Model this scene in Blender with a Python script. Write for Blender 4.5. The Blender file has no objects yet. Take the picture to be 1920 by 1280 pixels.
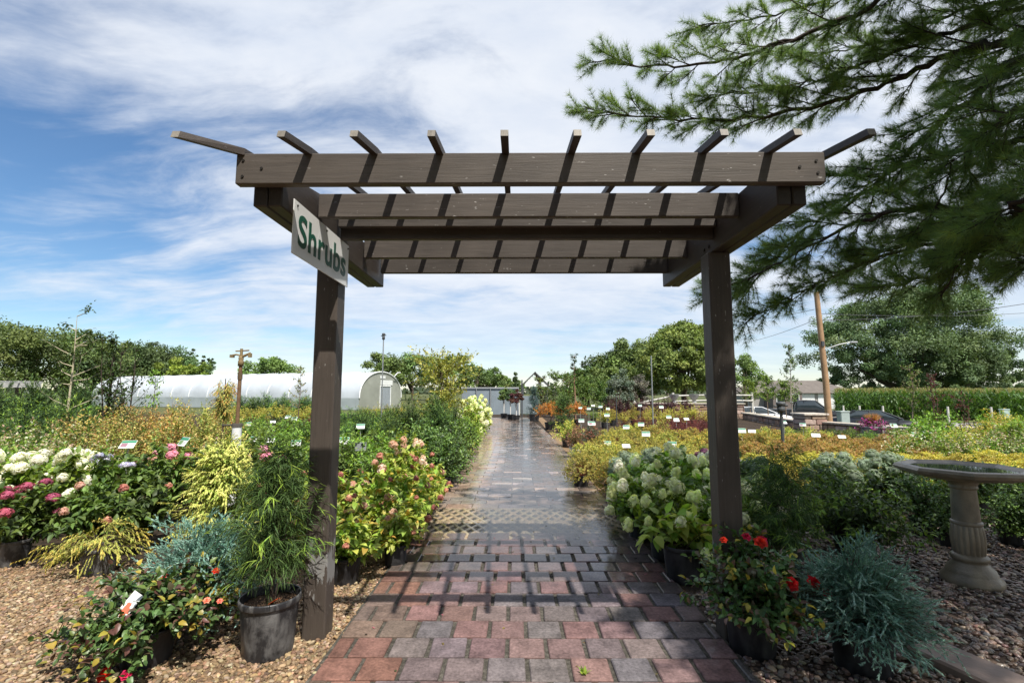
import bpy, math, random
import numpy as np
from mathutils import Vector, Matrix, Euler
rng = np.random.default_rng(11)
random.seed(11)
SC = bpy.context.scene
COL = SC.collection
PI = math.pi
R = math.radians

# ------------------------------------------------------------------ camera
CAM_H = 1.5
FPX = 900.0
cam_d = bpy.data.cameras.new("camera")
cam_d.sensor_width = 36.0
cam_d.lens = 36.0 * FPX / 1920.0
cam_d.clip_end = 3000.0
cam = bpy.data.objects.new("camera", cam_d)
cam.location = (0, 0, CAM_H)
cam.rotation_euler = (R(96.03), 0, R(0.38))
COL.objects.link(cam)
SC.camera = cam
_RM = Euler(cam.rotation_euler).to_matrix()

def W(px, py, d):
    "world point at forward distance d that the photo shows at this pixel"
    v = _RM @ Vector(((px - 960) / FPX, (640 - py) / FPX, -1))
    k = d / v.y
    return Vector((v.x * k, v.y * k, CAM_H + v.z * k))

def G(px, py):
    "ground point seen at this pixel"
    v = _RM @ Vector(((px - 960) / FPX, (640 - py) / FPX, -1))
    k = -CAM_H / v.z
    return (v.x * k, v.y * k)

def GX(px, d):
    return W(px, 640, d).x

# ------------------------------------------------------------------ mesh builder
def nrm(a):
    return a / np.maximum(np.linalg.norm(a, axis=-1, keepdims=True), 1e-9)

def rv(n):
    return nrm(rng.normal(size=(n, 3)))

class MB:
    def __init__(s):
        s.v = []; s.c = []; s.f = {}; s.n = 0
    def add(s, v, faces, col=(1, 1, 1), smooth=False):
        v = np.asarray(v, dtype=np.float32).reshape(-1, 3)
        c = np.asarray(col, dtype=np.float32)
        if c.ndim == 1:
            c = np.tile(c, (len(v), 1))
        s.v.append(v); s.c.append(c)
        if isinstance(faces, np.ndarray):
            faces = [faces]
        else:
            by = {}
            for q in faces:
                by.setdefault(len(q), []).append(q)
            faces = [np.array(q, dtype=np.int32) for q in by.values()]
        for q in faces:
            s.f.setdefault((q.shape[1], smooth), []).append(q + s.n)
        s.n += len(v)
        return s
    def mesh(s, name, mat):
        me = bpy.data.meshes.new(name)
        if s.n == 0:
            return me
        V = np.concatenate(s.v); C = np.concatenate(s.c)
        me.vertices.add(len(V)); me.vertices.foreach_set("co", V.ravel())
        lv = []; ls = []; lt = []; sm = []; st = 0
        for (k, smo), arrs in s.f.items():
            q = np.concatenate(arrs)
            lv.append(q.ravel()); m = len(q)
            ls.append(st + np.arange(m) * k); lt.append(np.full(m, k)); sm.append(np.full(m, smo))
            st += m * k
        lv = np.concatenate(lv).astype(np.int32)
        me.loops.add(len(lv)); me.loops.foreach_set("vertex_index", lv)
        ls = np.concatenate(ls).astype(np.int32)
        me.polygons.add(len(ls))
        me.polygons.foreach_set("loop_start", ls)
        me.polygons.foreach_set("loop_total", np.concatenate(lt).astype(np.int32))
        me.polygons.foreach_set("use_smooth", np.concatenate(sm).astype(bool))
        at = me.color_attributes.new("tint", 'FLOAT_COLOR', 'POINT')
        at.data.foreach_set("color", np.concatenate([C, np.ones((len(C), 1), np.float32)], 1).ravel())
        me.update(calc_edges=True); me.validate()
        if mat:
            me.materials.append(mat)
        return me
    # --- solids
    def box(s, c, d, col=(1, 1, 1), bev=0.0, rot=None):
        x, y, z = [q / 2 for q in d]
        b = min(bev, x * .9, y * .9, z * .9)
        if b <= 0:
            v = np.array([[i * x, j * y, k * z] for k in (-1, 1) for j in (-1, 1) for i in (-1, 1)])
            f = [(0, 2, 3, 1), (4, 5, 7, 6), (0, 1, 5, 4), (2, 6, 7, 3), (0, 4, 6, 2), (1, 3, 7, 5)]
        else:
            v = []; idx = {}
            for k in (-1, 1):
                for j in (-1, 1):
                    for i in (-1, 1):
                        idx[(i, j, k)] = len(v)
                        v += [[i * x, j * (y - b), k * (z - b)], [i * (x - b), j * y, k * (z - b)], [i * (x - b), j * (y - b), k * z]]
            f = []
            S = (-1, 1)
            for a in range(3):
                for sg in S:
                    o = [t for t in range(3) if t != a]
                    def key(p, q):
                        t = [0, 0, 0]; t[a] = sg; t[o[0]] = p; t[o[1]] = q
                        return idx[tuple(t)] + a
                    q = [key(-1, -1), key(1, -1), key(1, 1), key(-1, 1)]
                    flip = (sg < 0) != (a == 1)
                    f.append(tuple(q[::-1]) if flip else tuple(q))
            for a in range(3):
                o = [t for t in range(3) if t != a]
                for p in S:
                    for q in S:
                        def key(u, w):
                            t = [0, 0, 0]; t[a] = u; t[o[0]] = p; t[o[1]] = q
                            return idx[tuple(t)] + o[w]
                        f.append((key(-1, 0), key(1, 0), key(1, 1), key(-1, 1)))
            for k2 in S:
                for j in S:
                    for i in S:
                        t = idx[(i, j, k2)]
                        f.append((t, t + 1, t + 2))
            v = np.array(v)
        if rot is not None:
            v = v @ np.array(Euler(rot).to_matrix()).T
        return s.add(v + np.array(c), f, col)
    def tube(s, pts, rad, seg=6, col=(1, 1, 1), cap=True, smooth=True):
        p = np.array([list(q) for q in pts], dtype=float)
        n = len(p)
        rad = np.full(n, rad) if np.isscalar(rad) else np.array(rad)
        t = nrm(np.gradient(p, axis=0))
        ref = np.array([0, 0, 1.0]) if abs(t[0][2]) < .9 else np.array([1.0, 0, 0])
        u = nrm(np.cross(t, ref)); w = np.cross(t, u)
        a = np.arange(seg) / seg * 2 * PI
        ring = (np.cos(a)[None, :, None] * u[:, None] + np.sin(a)[None, :, None] * w[:, None]) * rad[:, None, None] + p[:, None]
        v = ring.reshape(-1, 3)
        i = np.arange(n - 1)[:, None] * seg; j = np.arange(seg)[None]; j2 = (j + 1) % seg
        f = np.stack([i + j, i + j2, i + seg + j2, i + seg + j], -1).reshape(-1, 4)
        fs = [f]
        s.add(v, f, col, smooth)
        if cap:
            s.add(ring[0], [tuple(range(seg))], col); s.add(ring[-1], [tuple(range(seg))[::-1]], col)
        return s
    def lathe(s, prof, seg=24, col=(1, 1, 1), smooth=True, flute=None, c=(0, 0, 0)):
        a = np.arange(seg) / seg * 2 * PI
        v = []
        for i, (r, z) in enumerate(prof):
            rr = np.full(seg, r)
            if flute and flute[0] <= i <= flute[1]:
                rr = r * (1 + flute[2] * np.abs(np.sin(a * flute[3] / 2)) - flute[2] * .5)
            v.append(np.stack([np.cos(a) * rr, np.sin(a) * rr, np.full(seg, z)], -1))
        n = len(prof)
        v = np.concatenate(v) + np.array(c)
        i = np.arange(n - 1)[:, None] * seg; j = np.arange(seg)[None]; j2 = (j + 1) % seg
        f = np.stack([i + j, i + j2, i + seg + j2, i + seg + j], -1).reshape(-1, 4)
        return s.add(v, f, col, smooth)
    def prism(s, poly, axis, a0, a1, col=(1, 1, 1)):
        "polygon (two other axes in order) extruded along axis"
        n = len(poly); v = []
        for a in (a0, a1):
            for (p, q) in poly:
                t = [p, q]; t.insert(axis, a); v.append(t)
        f = [tuple(range(n)), tuple(range(n, 2 * n))[::-1]]
        f += [(i, i + n, (i + 1) % n + n, (i + 1) % n) for i in range(n)]
        return s.add(v, f, col)
    def quadface(s, pts, col=(1, 1, 1)):
        return s.add([list(p) for p in pts], [tuple(range(len(pts)))], col)

# leaf templates: (along, side, normal)
_b = .0
TPL = {
    'quad': (np.array([(0, 0, 0), (.45, .5, .0), (1, 0, -.12), (.45, -.5, 0)]), [(0, 1, 2, 3)]),
    'leaf': (np.array([(0, 0, 0), (.3, .46, .10), (.3, 0, 0), (.3, -.46, .10), (.68, .36, .04), (.68, 0, -.05), (.68, -.36, .04), (1, 0, -.2)]),
             [(0, 2, 1), (0, 3, 2), (1, 2, 5, 4), (2, 3, 6, 5), (4, 5, 7), (5, 6, 7)]),
    'needle': (np.array([(0, .5, 0), (0, -.5, 0), (1, 0, 0)]), [(0, 1, 2)]),
    'blade': (np.array([(0, .3, 0), (0, -.3, 0), (.5, .5, .06), (.5, -.5, .06), (1, 0, -.16)]), [(0, 1, 3, 2), (2, 3, 4)]),
    'floret': (np.array([(0, 0, 0), (.5, .35, .1), (1, 0, .0), (.5, -.35, .1),
                         (0, 0, 0), (-.5, .35, .1), (-1, 0, .0), (-.5, -.35, .1),
                         (0, 0, 0), (.35, .5, .1), (0, 1, .0), (-.35, .5, .1),
                         (0, 0, 0), (.35, -.5, .1), (0, -1, .0), (-.35, -.5, .1)]),
               [(0, 1, 2, 3), (4, 5, 6, 7), (8, 9, 10, 11), (12, 13, 14, 15)]),
}

def leaves(mb, P, D, N, L, Wd, C, tpl='leaf'):
    co, fs = TPL[tpl]
    n = len(P)
    if n == 0:
        return
    D = nrm(D); S = nrm(np.cross(D, N)); N = np.cross(S, D)
    L = np.broadcast_to(np.asarray(L, float), (n,)); Wd = np.broadcast_to(np.asarray(Wd, float), (n,))
    k = len(co)
    v = P[:, None] + D[:, None] * (co[None, :, 0:1] * L[:, None, None]) + S[:, None] * (co[None, :, 1:2] * Wd[:, None, None]) \
        + N[:, None] * (co[None, :, 2:3] * L[:, None, None])
    by = {}
    for q in fs:
        by.setdefault(len(q), []).append(q)
    off = (np.arange(n) * k)[:, None, None]
    faces = [(np.array(q, dtype=np.int32)[None] + off).reshape(-1, m) for m, q in by.items()]
    base = mb.n
    mb.v.append(v.reshape(-1, 3).astype(np.float32)); mb.c.append(np.repeat(C, k, 0).astype(np.float32))
    for q in faces:
        mb.f.setdefault((q.shape[1], tpl == 'leaf'), []).append(q + base)
    mb.n += n * k

def pick(cols, n, jit=.18):
    cols = np.array(cols, float)
    c = cols[rng.integers(0, len(cols), n)]
    return np.clip(c * (1 + rng.normal(size=(n, 1)) * jit) * (1 + rng.normal(size=(n, 3)) * jit * .25), .004, .95)

def grow(ml, ms, h, r, S, K, M, L, Wd, cols, tips=None, tip0=.7, shape='dome', z0=0., lo=0., fill=.45, t0=.3,
         tl=0., tw=(.6, .7, .2), fw=.5, sp=.7, droop=0., nu=1.0, tpl='leaf', sr=.003, scol=(.09, .06, .035), wob=.05,
         c0=(0, 0), br=.12, prof=None, stems=True, rad=0.):
    az = rng.uniform(0, 2 * PI, S)
    f = rng.uniform(fill, 1, S) ** .6
    lump = 1 + wob * 2 * np.sin(az * 3 + rng.uniform(0, 6)) + rng.normal(size=S) * wob
    if shape == 'dome':
        se = rng.uniform(lo, 1, S); ce = np.sqrt(1 - se ** 2)
        T = np.stack([r * ce * np.cos(az) * f * lump, r * ce * np.sin(az) * f * lump, z0 + h * se * f * lump], -1)
        B = np.stack([rng.normal(size=S) * r * br, rng.normal(size=S) * r * br, np.full(S, z0)], -1)
    elif shape == 'spread':
        se = rng.uniform(lo, 1, S); ce = np.sqrt(1 - se ** 2)
        T = np.stack([r * ce * np.cos(az) * f * lump, r * ce * np.sin(az) * f * lump, z0 + h * se * f * lump], -1)
        B = np.stack([rng.normal(size=S) * r * br, rng.normal(size=S) * r * br, np.full(S, z0)], -1)
    else:
        u = rng.uniform(.04, 1, S)
        pr = np.array([prof(q) for q in u]) if prof else np.sqrt(np.clip(1 - (u * 1.0 - .3) ** 2 / .5, .02, 1))
        T = np.stack([r * pr * np.cos(az) * f * lump, r * pr * np.sin(az) * f * lump, z0 + h * u], -1)
        B = np.stack([rng.normal(size=S) * r * .05, rng.normal(size=S) * r * .05, z0 + h * u * .72], -1)
    C1 = np.stack([B[:, 0] * .6 + T[:, 0] * .4, B[:, 1] * .6 + T[:, 1] * .4, B[:, 2] + (T[:, 2] - B[:, 2]) * (.8 if shape != 'column' else .5)], -1)
    if shape == 'spread':
        C1[:, 2] += h * .25
    off = np.array([c0[0], c0[1], 0.])
    B = B + off; T = T + off; C1 = C1 + off
    t = np.linspace(t0, 1, K)[None] + rng.uniform(-.5, .5, (S, K)) * (1 - t0) / max(K, 1)
    t = np.clip(t, 0, 1)[..., None]
    P = B[:, None] * (1 - t) ** 2 + C1[:, None] * 2 * t * (1 - t) + T[:, None] * t ** 2
    tan = nrm(2 * (1 - t) * (C1 - B)[:, None] + 2 * t * (T - C1)[:, None])
    n = S * K
    P = P.reshape(-1, 3); tan = tan.reshape(-1, 3); tt = t.reshape(-1)
    if ms is not None and stems:
        ts = np.linspace(0, 1, 5)[None, :, None]
        Q = B[:, None] * (1 - ts) ** 2 + C1[:, None] * 2 * ts * (1 - ts) + T[:, None] * ts ** 2
        for i in range(S):
            ms.tube(Q[i], [sr, sr * .85, sr * .7, sr * .5, sr * .25], 3, scol, cap=False)
    outd = P - off; outd = outd.copy(); outd[:, 2] = 0; outd = nrm(outd)
    if M > 1 or tl > 0:
        Dt = nrm(tan * tw[0] + rv(n) * tw[1] + np.array([0, 0, tw[2]]))
        s_ = (np.arange(M)[None] + rng.uniform(0, 1, (n, M))) / M
        ln = tl * rng.uniform(.6, 1.2, n)
        Pl = (P[:, None] + Dt[:, None] * (s_ * ln[:, None])[..., None]).reshape(-1, 3)
        Dl = np.repeat(Dt, M, 0); tt = np.repeat(tt, M); s1 = s_.reshape(-1); od = np.repeat(outd, M, 0)
        if ms is not None and stems and tl > .05:
            pass
    else:
        Pl = P; Dl = tan; s1 = np.ones(n); od = outd
    m = len(Pl)
    D = nrm(Dl * fw + rv(m) * sp + od * .15 + np.array([0, 0, -droop]))
    N = np.array([0, 0, nu]) + rv(m) * .55 + od * .2
    if rad: N = N + nrm((Pl - off - np.array([0, 0, z0])) / np.array([r, r, h])) * rad
    N = nrm(N)
    Cc = pick(cols, m)
    if tips is not None:
        pt = np.clip((tt - tip0) / max(1e-3, 1 - tip0), 0, 1) * np.clip(.35 + s1, 0, 1)
        mk = rng.uniform(0, 1, m) < pt
        Cc[mk] = pick(tips, int(mk.sum()))
    leaves(ml, Pl, D, N, L * rng.uniform(.65, 1.2, m), Wd * rng.uniform(.7, 1.2, m), Cc, tpl)

# ------------------------------------------------------------------ objects
def tag(o, label=None, cat=None, group=None, kind=None):
    if label: o["label"] = label
    if cat: o["category"] = cat
    if group: o["group"] = group
    if kind: o["kind"] = kind
    return o

def link(name, me, parent=None, loc=(0, 0, 0), rot=None, sc=None):
    o = bpy.data.objects.new(name, me)
    COL.objects.link(o)
    o.location = loc
    if rot is not None: o.rotation_euler = rot
    if sc is not None: o.scale = (sc, sc, sc) if np.isscalar(sc) else sc
    if parent is not None: o.parent = parent
    return o

def thing(name, loc, label, cat, group=None, rz=0., sc=1.):
    o = link(name, None, None, loc, (0, 0, rz), sc)
    o.empty_display_size = .1
    return tag(o, label, cat, group)

class Proto:
    "a kind of thing: its parts are copied object by object for every instance"
    def __init__(s, name, cat):
        s.name = name; s.cat = cat; s.parts = []
    def part(s, name, me, loc=(0, 0, 0), rot=None, sc=None, sub=None):
        s.parts.append((name, me, loc, rot, sc, sub or [])); return s
    def place(s, x, y, label, group=None, sc=1., rz=None, z=0., cat=None, name=None, tilt=None, skip=()):
        t = thing(name or s.name, (x, y, z), label, cat or s.cat, group, rng.uniform(0, 2 * PI) if rz is None else rz, sc)
        if tilt: t.rotation_euler = (tilt[0], tilt[1], t.rotation_euler[2])
        for (n, me, loc, rot, s2, sub) in s.parts:
            if n in skip: continue
            p = link(n, me, t, loc, rot, s2)
            for (n3, m3, l3, r3, s3) in sub:
                link(n3, m3, p, l3, r3, s3)
        return t

# ------------------------------------------------------------------ materials
def newmat(name):
    m = bpy.data.materials.new(name); m.use_nodes = True
    nt = m.node_tree
    b = nt.nodes["Principled BSDF"]
    return m, nt, b

def nd(nt, t, **kw):
    n = nt.nodes.new(t)
    for k, v in kw.items():
        if k in n.inputs: n.inputs[k].default_value = v
        else: setattr(n, k, v)
    return n

def lk(nt, a, b): nt.links.new(a, b)

def math_(nt, op, a, b=None, c=None, clamp=False):
    n = nt.nodes.new("ShaderNodeMath"); n.operation = op; n.use_clamp = clamp
    for i, q in enumerate((a, b, c)):
        if q is None: continue
        if isinstance(q, (int, float)): n.inputs[i].default_value = q
        else: nt.links.new(q, n.inputs[i])
    return n.outputs[0]

def mix_(nt, f, a, b, mode='MIX'):
    n = nt.nodes.new("ShaderNodeMix"); n.data_type = 'RGBA'; n.blend_type = mode
    for i, q in ((0, f), (6, a), (7, b)):
        if isinstance(q, (int, float)): n.inputs[i].default_value = q
        elif isinstance(q, tuple): n.inputs[i].default_value = (*q, 1) if len(q) == 3 else q
        else: nt.links.new(q, n.inputs[i])
    return n.outputs[2]

def ramp_(nt, f, stops):
    n = nt.nodes.new("ShaderNodeValToRGB")
    el = n.color_ramp.elements
    while len(el) < len(stops): el.new(.5)
    for e, (p, c) in zip(el, stops):
        e.position = p; e.color = (c, c, c, 1) if np.isscalar(c) else (*c, 1)
    nt.links.new(f, n.inputs[0])
    return n.outputs[0]

def noise_(nt, vec, scale, detail=4, rough=.55, dist=0.):
    n = nt.nodes.new("ShaderNodeTexNoise")
    n.inputs["Scale"].default_value = scale; n.inputs["Detail"].default_value = detail
    n.inputs["Roughness"].default_value = rough; n.inputs["Distortion"].default_value = dist
    if vec is not None: nt.links.new(vec, n.inputs["Vector"])
    return n.outputs["Fac"]

def coord(nt, kind="Object"):
    return nt.nodes.new("ShaderNodeTexCoord").outputs[kind]

def mapping(nt, vec, scale=(1, 1, 1), rot=(0, 0, 0), loc=(0, 0, 0)):
    n = nt.nodes.new("ShaderNodeMapping")
    n.inputs["Scale"].default_value = scale; n.inputs["Rotation"].default_value = rot; n.inputs["Location"].default_value = loc
    nt.links.new(vec, n.inputs["Vector"])
    return n.outputs[0]

def bump(nt, b, h, st=.3, dist=.01, inp="Normal"):
    n = nt.nodes.new("ShaderNodeBump")
    n.inputs["Strength"].default_value = st; n.inputs["Distance"].default_value = dist
    nt.links.new(h, n.inputs["Height"]); nt.links.new(n.outputs[0], b.inputs[inp])

def m_leaf(name, rough=.45, tr=.3, spec=.4, var=.25):
    m, nt, b = newmat(name)
    at = nd(nt, "ShaderNodeAttribute", attribute_name="tint").outputs["Color"]
    nz = noise_(nt, nt.nodes.new("ShaderNodeNewGeometry").outputs["Position"], 3.0, 2)
    v = ramp_(nt, nz, [(.25, 1 - var), (.75, 1 + var)])
    c = mix_(nt, 1.0, at, v, 'MULTIPLY')
    oi = nt.nodes.new("ShaderNodeObjectInfo").outputs["Random"]
    hs = nt.nodes.new("ShaderNodeHueSaturation")
    lk(nt, math_(nt, 'MULTIPLY_ADD', oi, .03, .485), hs.inputs["Hue"])
    lk(nt, math_(nt, "MULTIPLY_ADD", oi, .36, 1.02), hs.inputs["Value"])
    lk(nt, c, hs.inputs["Color"])
    c = hs.outputs[0]
    lk(nt, c, b.inputs["Base Color"])
    b.inputs["Roughness"].default_value = rough
    b.inputs["Specular IOR Level"].default_value = spec
    if tr > 0:
        t = nt.nodes.new("ShaderNodeBsdfTranslucent")
        tc = mix_(nt, 1.0, c, (1.25, 1.2, .55), 'MULTIPLY')
        lk(nt, tc, t.inputs[0])
        mx = nt.nodes.new("ShaderNodeMixShader"); mx.inputs[0].default_value = tr
        lk(nt, b.outputs[0], mx.inputs[1]); lk(nt, t.outputs[0], mx.inputs[2])
        lk(nt, mx.outputs[0], nt.nodes["Material Output"].inputs[0])
    return m

def m_tint(name, rough=.7, var=.25, scale=8., bumps=0., bscale=40., spec=.3, metal=0.):
    "plain surface coloured by its tint with mottling"
    m, nt, b = newmat(name)
    at = nd(nt, "ShaderNodeAttribute", attribute_name="tint").outputs["Color"]
    co = coord(nt)
    v = ramp_(nt, noise_(nt, co, scale, 5), [(.25, 1 - var), (.75, 1 + var)])
    lk(nt, mix_(nt, 1.0, at, v, 'MULTIPLY'), b.inputs["Base Color"])
    b.inputs["Roughness"].default_value = rough; b.inputs["Specular IOR Level"].default_value = spec
    b.inputs["Metallic"].default_value = metal
    if bumps > 0:
        bump(nt, b, noise_(nt, co, bscale, 5), bumps, .01)
    return m

def m_flat(name, col, rough=.5, metal=0., spec=.5, var=.12, scale=6.):
    m, nt, b = newmat(name)
    v = ramp_(nt, noise_(nt, coord(nt), scale, 4), [(.3, 1 - var), (.7, 1 + var)])
    lk(nt, mix_(nt, 1.0, col, v, 'MULTIPLY'), b.inputs["Base Color"])
    b.inputs["Roughness"].default_value = rough; b.inputs["Metallic"].default_value = metal
    b.inputs["Specular IOR Level"].default_value = spec
    return m

def m_wood(name, axis, base=(.080, .066, .055), fleck=.8, worn=False):
    m, nt, b = newmat(name)
    co = nt.nodes.new("ShaderNodeNewGeometry").outputs["Position"]
    sc = [14, 14, 14]; sc[axis] = .9
    g = noise_(nt, mapping(nt, co, tuple(sc)), 3.0, 8, .65, .6)
    sc2 = [60, 60, 60]; sc2[axis] = 3.0
    g2 = noise_(nt, mapping(nt, co, tuple(sc2)), 2.2, 4, .6, .3)
    big = noise_(nt, co, 2.3, 3)
    v = ramp_(nt, g, [(.25, .72), (.55, 1.0), (.8, 1.22)])
    c = mix_(nt, 1.0, base, v, 'MULTIPLY')
    c = mix_(nt, 1.0, c, ramp_(nt, big, [(.3, .82), (.7, 1.18)]), 'MULTIPLY')
    c = mix_(nt, math_(nt, 'MULTIPLY', ramp_(nt, g2, [(.30, 1.), (.38, 0.)]), .55), c, (.03, .024, .02))
    # pale flecks where the paint has flaked
    sc3 = [26, 26, 26]; sc3[axis] = 7.0
    f = noise_(nt, mapping(nt, co, tuple(sc3)), 3.0, 3, .6)
    f2 = noise_(nt, co, 3.1, 2)
    fm = math_(nt, 'MULTIPLY', ramp_(nt, f, [(.68, 0.), (.705, 1.)]), ramp_(nt, f2, [(.42, 0.), (.62, 1.)]))
    c = mix_(nt, math_(nt, 'MULTIPLY', fm, fleck), c, (.55, .53, .5))
    oi = nt.nodes.new("ShaderNodeObjectInfo").outputs["Random"]
    c = mix_(nt, 1.0, c, ramp_(nt, oi, [(0, .8), (1, 1.2)]), 'MULTIPLY')
    if worn:
        sp = nt.nodes.new("ShaderNodeSeparateXYZ"); lk(nt, co, sp.inputs[0])
        h = math_(nt, 'SUBTRACT', 1.0, math_(nt, 'MULTIPLY', math_(nt, 'ABSOLUTE', math_(nt, 'SUBTRACT', sp.outputs[2], .42)), 3.2))
        w = math_(nt, 'ADD', math_(nt, 'MULTIPLY', noise_(nt, mapping(nt, co, (1, 1, .3)), 17, 5, .6), 1.0), math_(nt, 'MULTIPLY', h, .30))
        c = mix_(nt, ramp_(nt, w, [(.75, 0.), (.77, 1.)]), c, (.22, .215, .205))
    lk(nt, c, b.inputs["Base Color"])
    b.inputs["Roughness"].default_value = .55; b.inputs["Specular IOR Level"].default_value = .35
    bump(nt, b, math_(nt, 'ADD', math_(nt, 'MULTIPLY', g2, .5), g), .35, .004)
    return m
# ------------------------------------------------------------------ light and sky
SUN = Vector((.30, -.55, 1.0)).normalized()
sl = bpy.data.lights.new("sun", 'SUN'); sl.energy = 5.0; sl.angle = R(.53); sl.color = (1.0, .955, .88)
so = bpy.data.objects.new("sun", sl); COL.objects.link(so)
so.rotation_euler = (-SUN).to_track_quat('-Z', 'Y').to_euler(); so.location = (20, -30, 60)

wd = bpy.data.worlds.new("World"); SC.world = wd; wd.use_nodes = True
nt = wd.node_tree
bg = nt.nodes["Background"]
sky = nt.nodes.new("ShaderNodeTexSky"); sky.sky_type = 'NISHITA'; sky.sun_disc = False
sky.sun_elevation = math.asin(SUN.z); sky.sun_rotation = math.atan2(SUN.x, SUN.y)
sky.air_density = 1.0; sky.dust_density = .1; sky.ozone_density = 2.5
dirv = coord(nt, "Generated")
sx = nt.nodes.new("ShaderNodeSeparateXYZ"); lk(nt, dirv, sx.inputs[0])
zz = math_(nt, 'ADD', math_(nt, 'MAXIMUM', sx.outputs[2], 0.0), .16)
cx = nt.nodes.new("ShaderNodeCombineXYZ")
lk(nt, math_(nt, 'DIVIDE', sx.outputs[0], zz), cx.inputs[0]); lk(nt, math_(nt, 'DIVIDE', sx.outputs[1], zz), cx.inputs[1])
pl = cx.outputs[0]
# thin streaked cirrus, a broad veil and small puffs
wv = nt.nodes.new("ShaderNodeTexNoise"); wv.inputs["Scale"].default_value = .8; wv.inputs["Detail"].default_value = 3
lk(nt, pl, wv.inputs["Vector"])
pw = nt.nodes.new("ShaderNodeVectorMath"); pw.operation = 'MULTIPLY_ADD'
lk(nt, wv.outputs["Color"], pw.inputs[0]); pw.inputs[1].default_value = (.75, .75, 0); lk(nt, pl, pw.inputs[2])
pl2 = pw.outputs[0]
st = noise_(nt, mapping(nt, pl2, (.62, 1.7, 1), (0, 0, R(62)), (3.1, 1.7, 0)), 1.3, 8, .62, .35)
veil = noise_(nt, mapping(nt, pl2, (1, 1, 1), (0, 0, 0), (7.3, 2.2, 0)), .62, 5, .5)
puff = noise_(nt, mapping(nt, pl, (.8, 1.2, 1), (0, 0, 0), (1.3, 5.2, 0)), 3.4, 8, .6, .2)
dens = math_(nt, 'ADD', math_(nt, 'MULTIPLY', st, 1.25), math_(nt, 'MULTIPLY', veil, .5))
dens = math_(nt, 'ADD', dens, math_(nt, 'MULTIPLY', puff, .32))
# open blue to the far left
bias = math_(nt, 'MULTIPLY', math_(nt, 'MINIMUM', math_(nt, 'ADD', sx.outputs[0], .38), 0.06), .9)
dens = math_(nt, 'ADD', dens, bias)
mr = nt.nodes.new("ShaderNodeMapRange"); mr.interpolation_type = 'SMOOTHSTEP'
lk(nt, dens, mr.inputs[0]); mr.inputs[1].default_value = .66; mr.inputs[2].default_value = 1.12
mr.inputs[3].default_value = 0.04; mr.inputs[4].default_value = .93
up = nt.nodes.new("ShaderNodeMapRange"); lk(nt, sx.outputs[2], up.inputs[0])
up.inputs[1].default_value = .015; up.inputs[2].default_value = .22; up.inputs[3].default_value = .45; up.inputs[4].default_value = 1
msk = math_(nt, 'MULTIPLY', mr.outputs[0], up.outputs[0])
shade = ramp_(nt, puff, [(.3, (5.2, 5.75, 6.7)), (.7, (6.7, 6.95, 7.35))])
hs = nt.nodes.new("ShaderNodeHueSaturation"); hs.inputs["Saturation"].default_value = 1.22; hs.inputs["Value"].default_value = 1.0
lk(nt, sky.outputs[0], hs.inputs["Color"])
SKYHSV = hs
lk(nt, mix_(nt, msk, hs.outputs[0], shade), bg.inputs[0])
bg.inputs[1].default_value = .105

SC.view_settings.view_transform = 'Standard'; SC.view_settings.look = 'None'
SC.view_settings.exposure = 0.42; SC.view_settings.gamma = 1.0; SC.view_settings.use_curve_mapping = False
SC.render.engine = 'CYCLES'
SC.cycles.max_bounces = 6; SC.cycles.diffuse_bounces = 3; SC.cycles.glossy_bounces = 3
SC.cycles.transmission_bounces = 4; SC.cycles.transparent_max_bounces = 8
SC.cycles.caustics_reflective = False; SC.cycles.caustics_refractive = False
SC.cycles.use_denoising = True
SC.cycles.use_adaptive_sampling = True; SC.cycles.adaptive_threshold = .015

# ------------------------------------------------------------------ ground
def sheet(name, x0, y0, x1, y1, z, mat, poly=None):
    mb = MB()
    pts = poly or [(x0, y0), (x1, y0), (x1, y1), (x0, y1)]
    mb.quadface([(x, y, z) for x, y in pts])
    o = link(name, mb.mesh(name, mat)); o["kind"] = "structure"
    return o

def m_ground(name, cols, scale, rough=.95, bscale=30, bst=.6, bd=.02, vor=None):
    m, nt, b = newmat(name)
    co = coord(nt)
    c = ramp_(nt, noise_(nt, co, scale, 8, .65), cols)
    big = ramp_(nt, noise_(nt, co, scale * .06, 4), [(.3, .75), (.7, 1.2)])
    c = mix_(nt, 1.0, c, big, 'MULTIPLY')
    if vor:
        v = nt.nodes.new("ShaderNodeTexVoronoi"); v.inputs["Scale"].default_value = vor
        lk(nt, co, v.inputs["Vector"])
        cc = ramp_(nt, nt.nodes.new("ShaderNodeSeparateColor").outputs[0], [(0, (1, 1, 1)), (1, (1, 1, 1))])
        sep = nt.nodes.new("ShaderNodeSeparateColor"); lk(nt, v.outputs["Color"], sep.inputs[0])
        c = mix_(nt, 1.0, c, ramp_(nt, sep.outputs[0], [(0, .55), (1, 1.35)]), 'MULTIPLY')
        edge = ramp_(nt, v.outputs["Distance"], [(.0, 1.), (.55, .15)])
        bump(nt, b, edge, .9, .012)
    else:
        bump(nt, b, noise_(nt, co, bscale, 6), bst, bd)
    lk(nt, c, b.inputs["Base Color"])
    b.inputs["Roughness"].default_value = rough; b.inputs["Specular IOR Level"].default_value = .2
    return m

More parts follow.
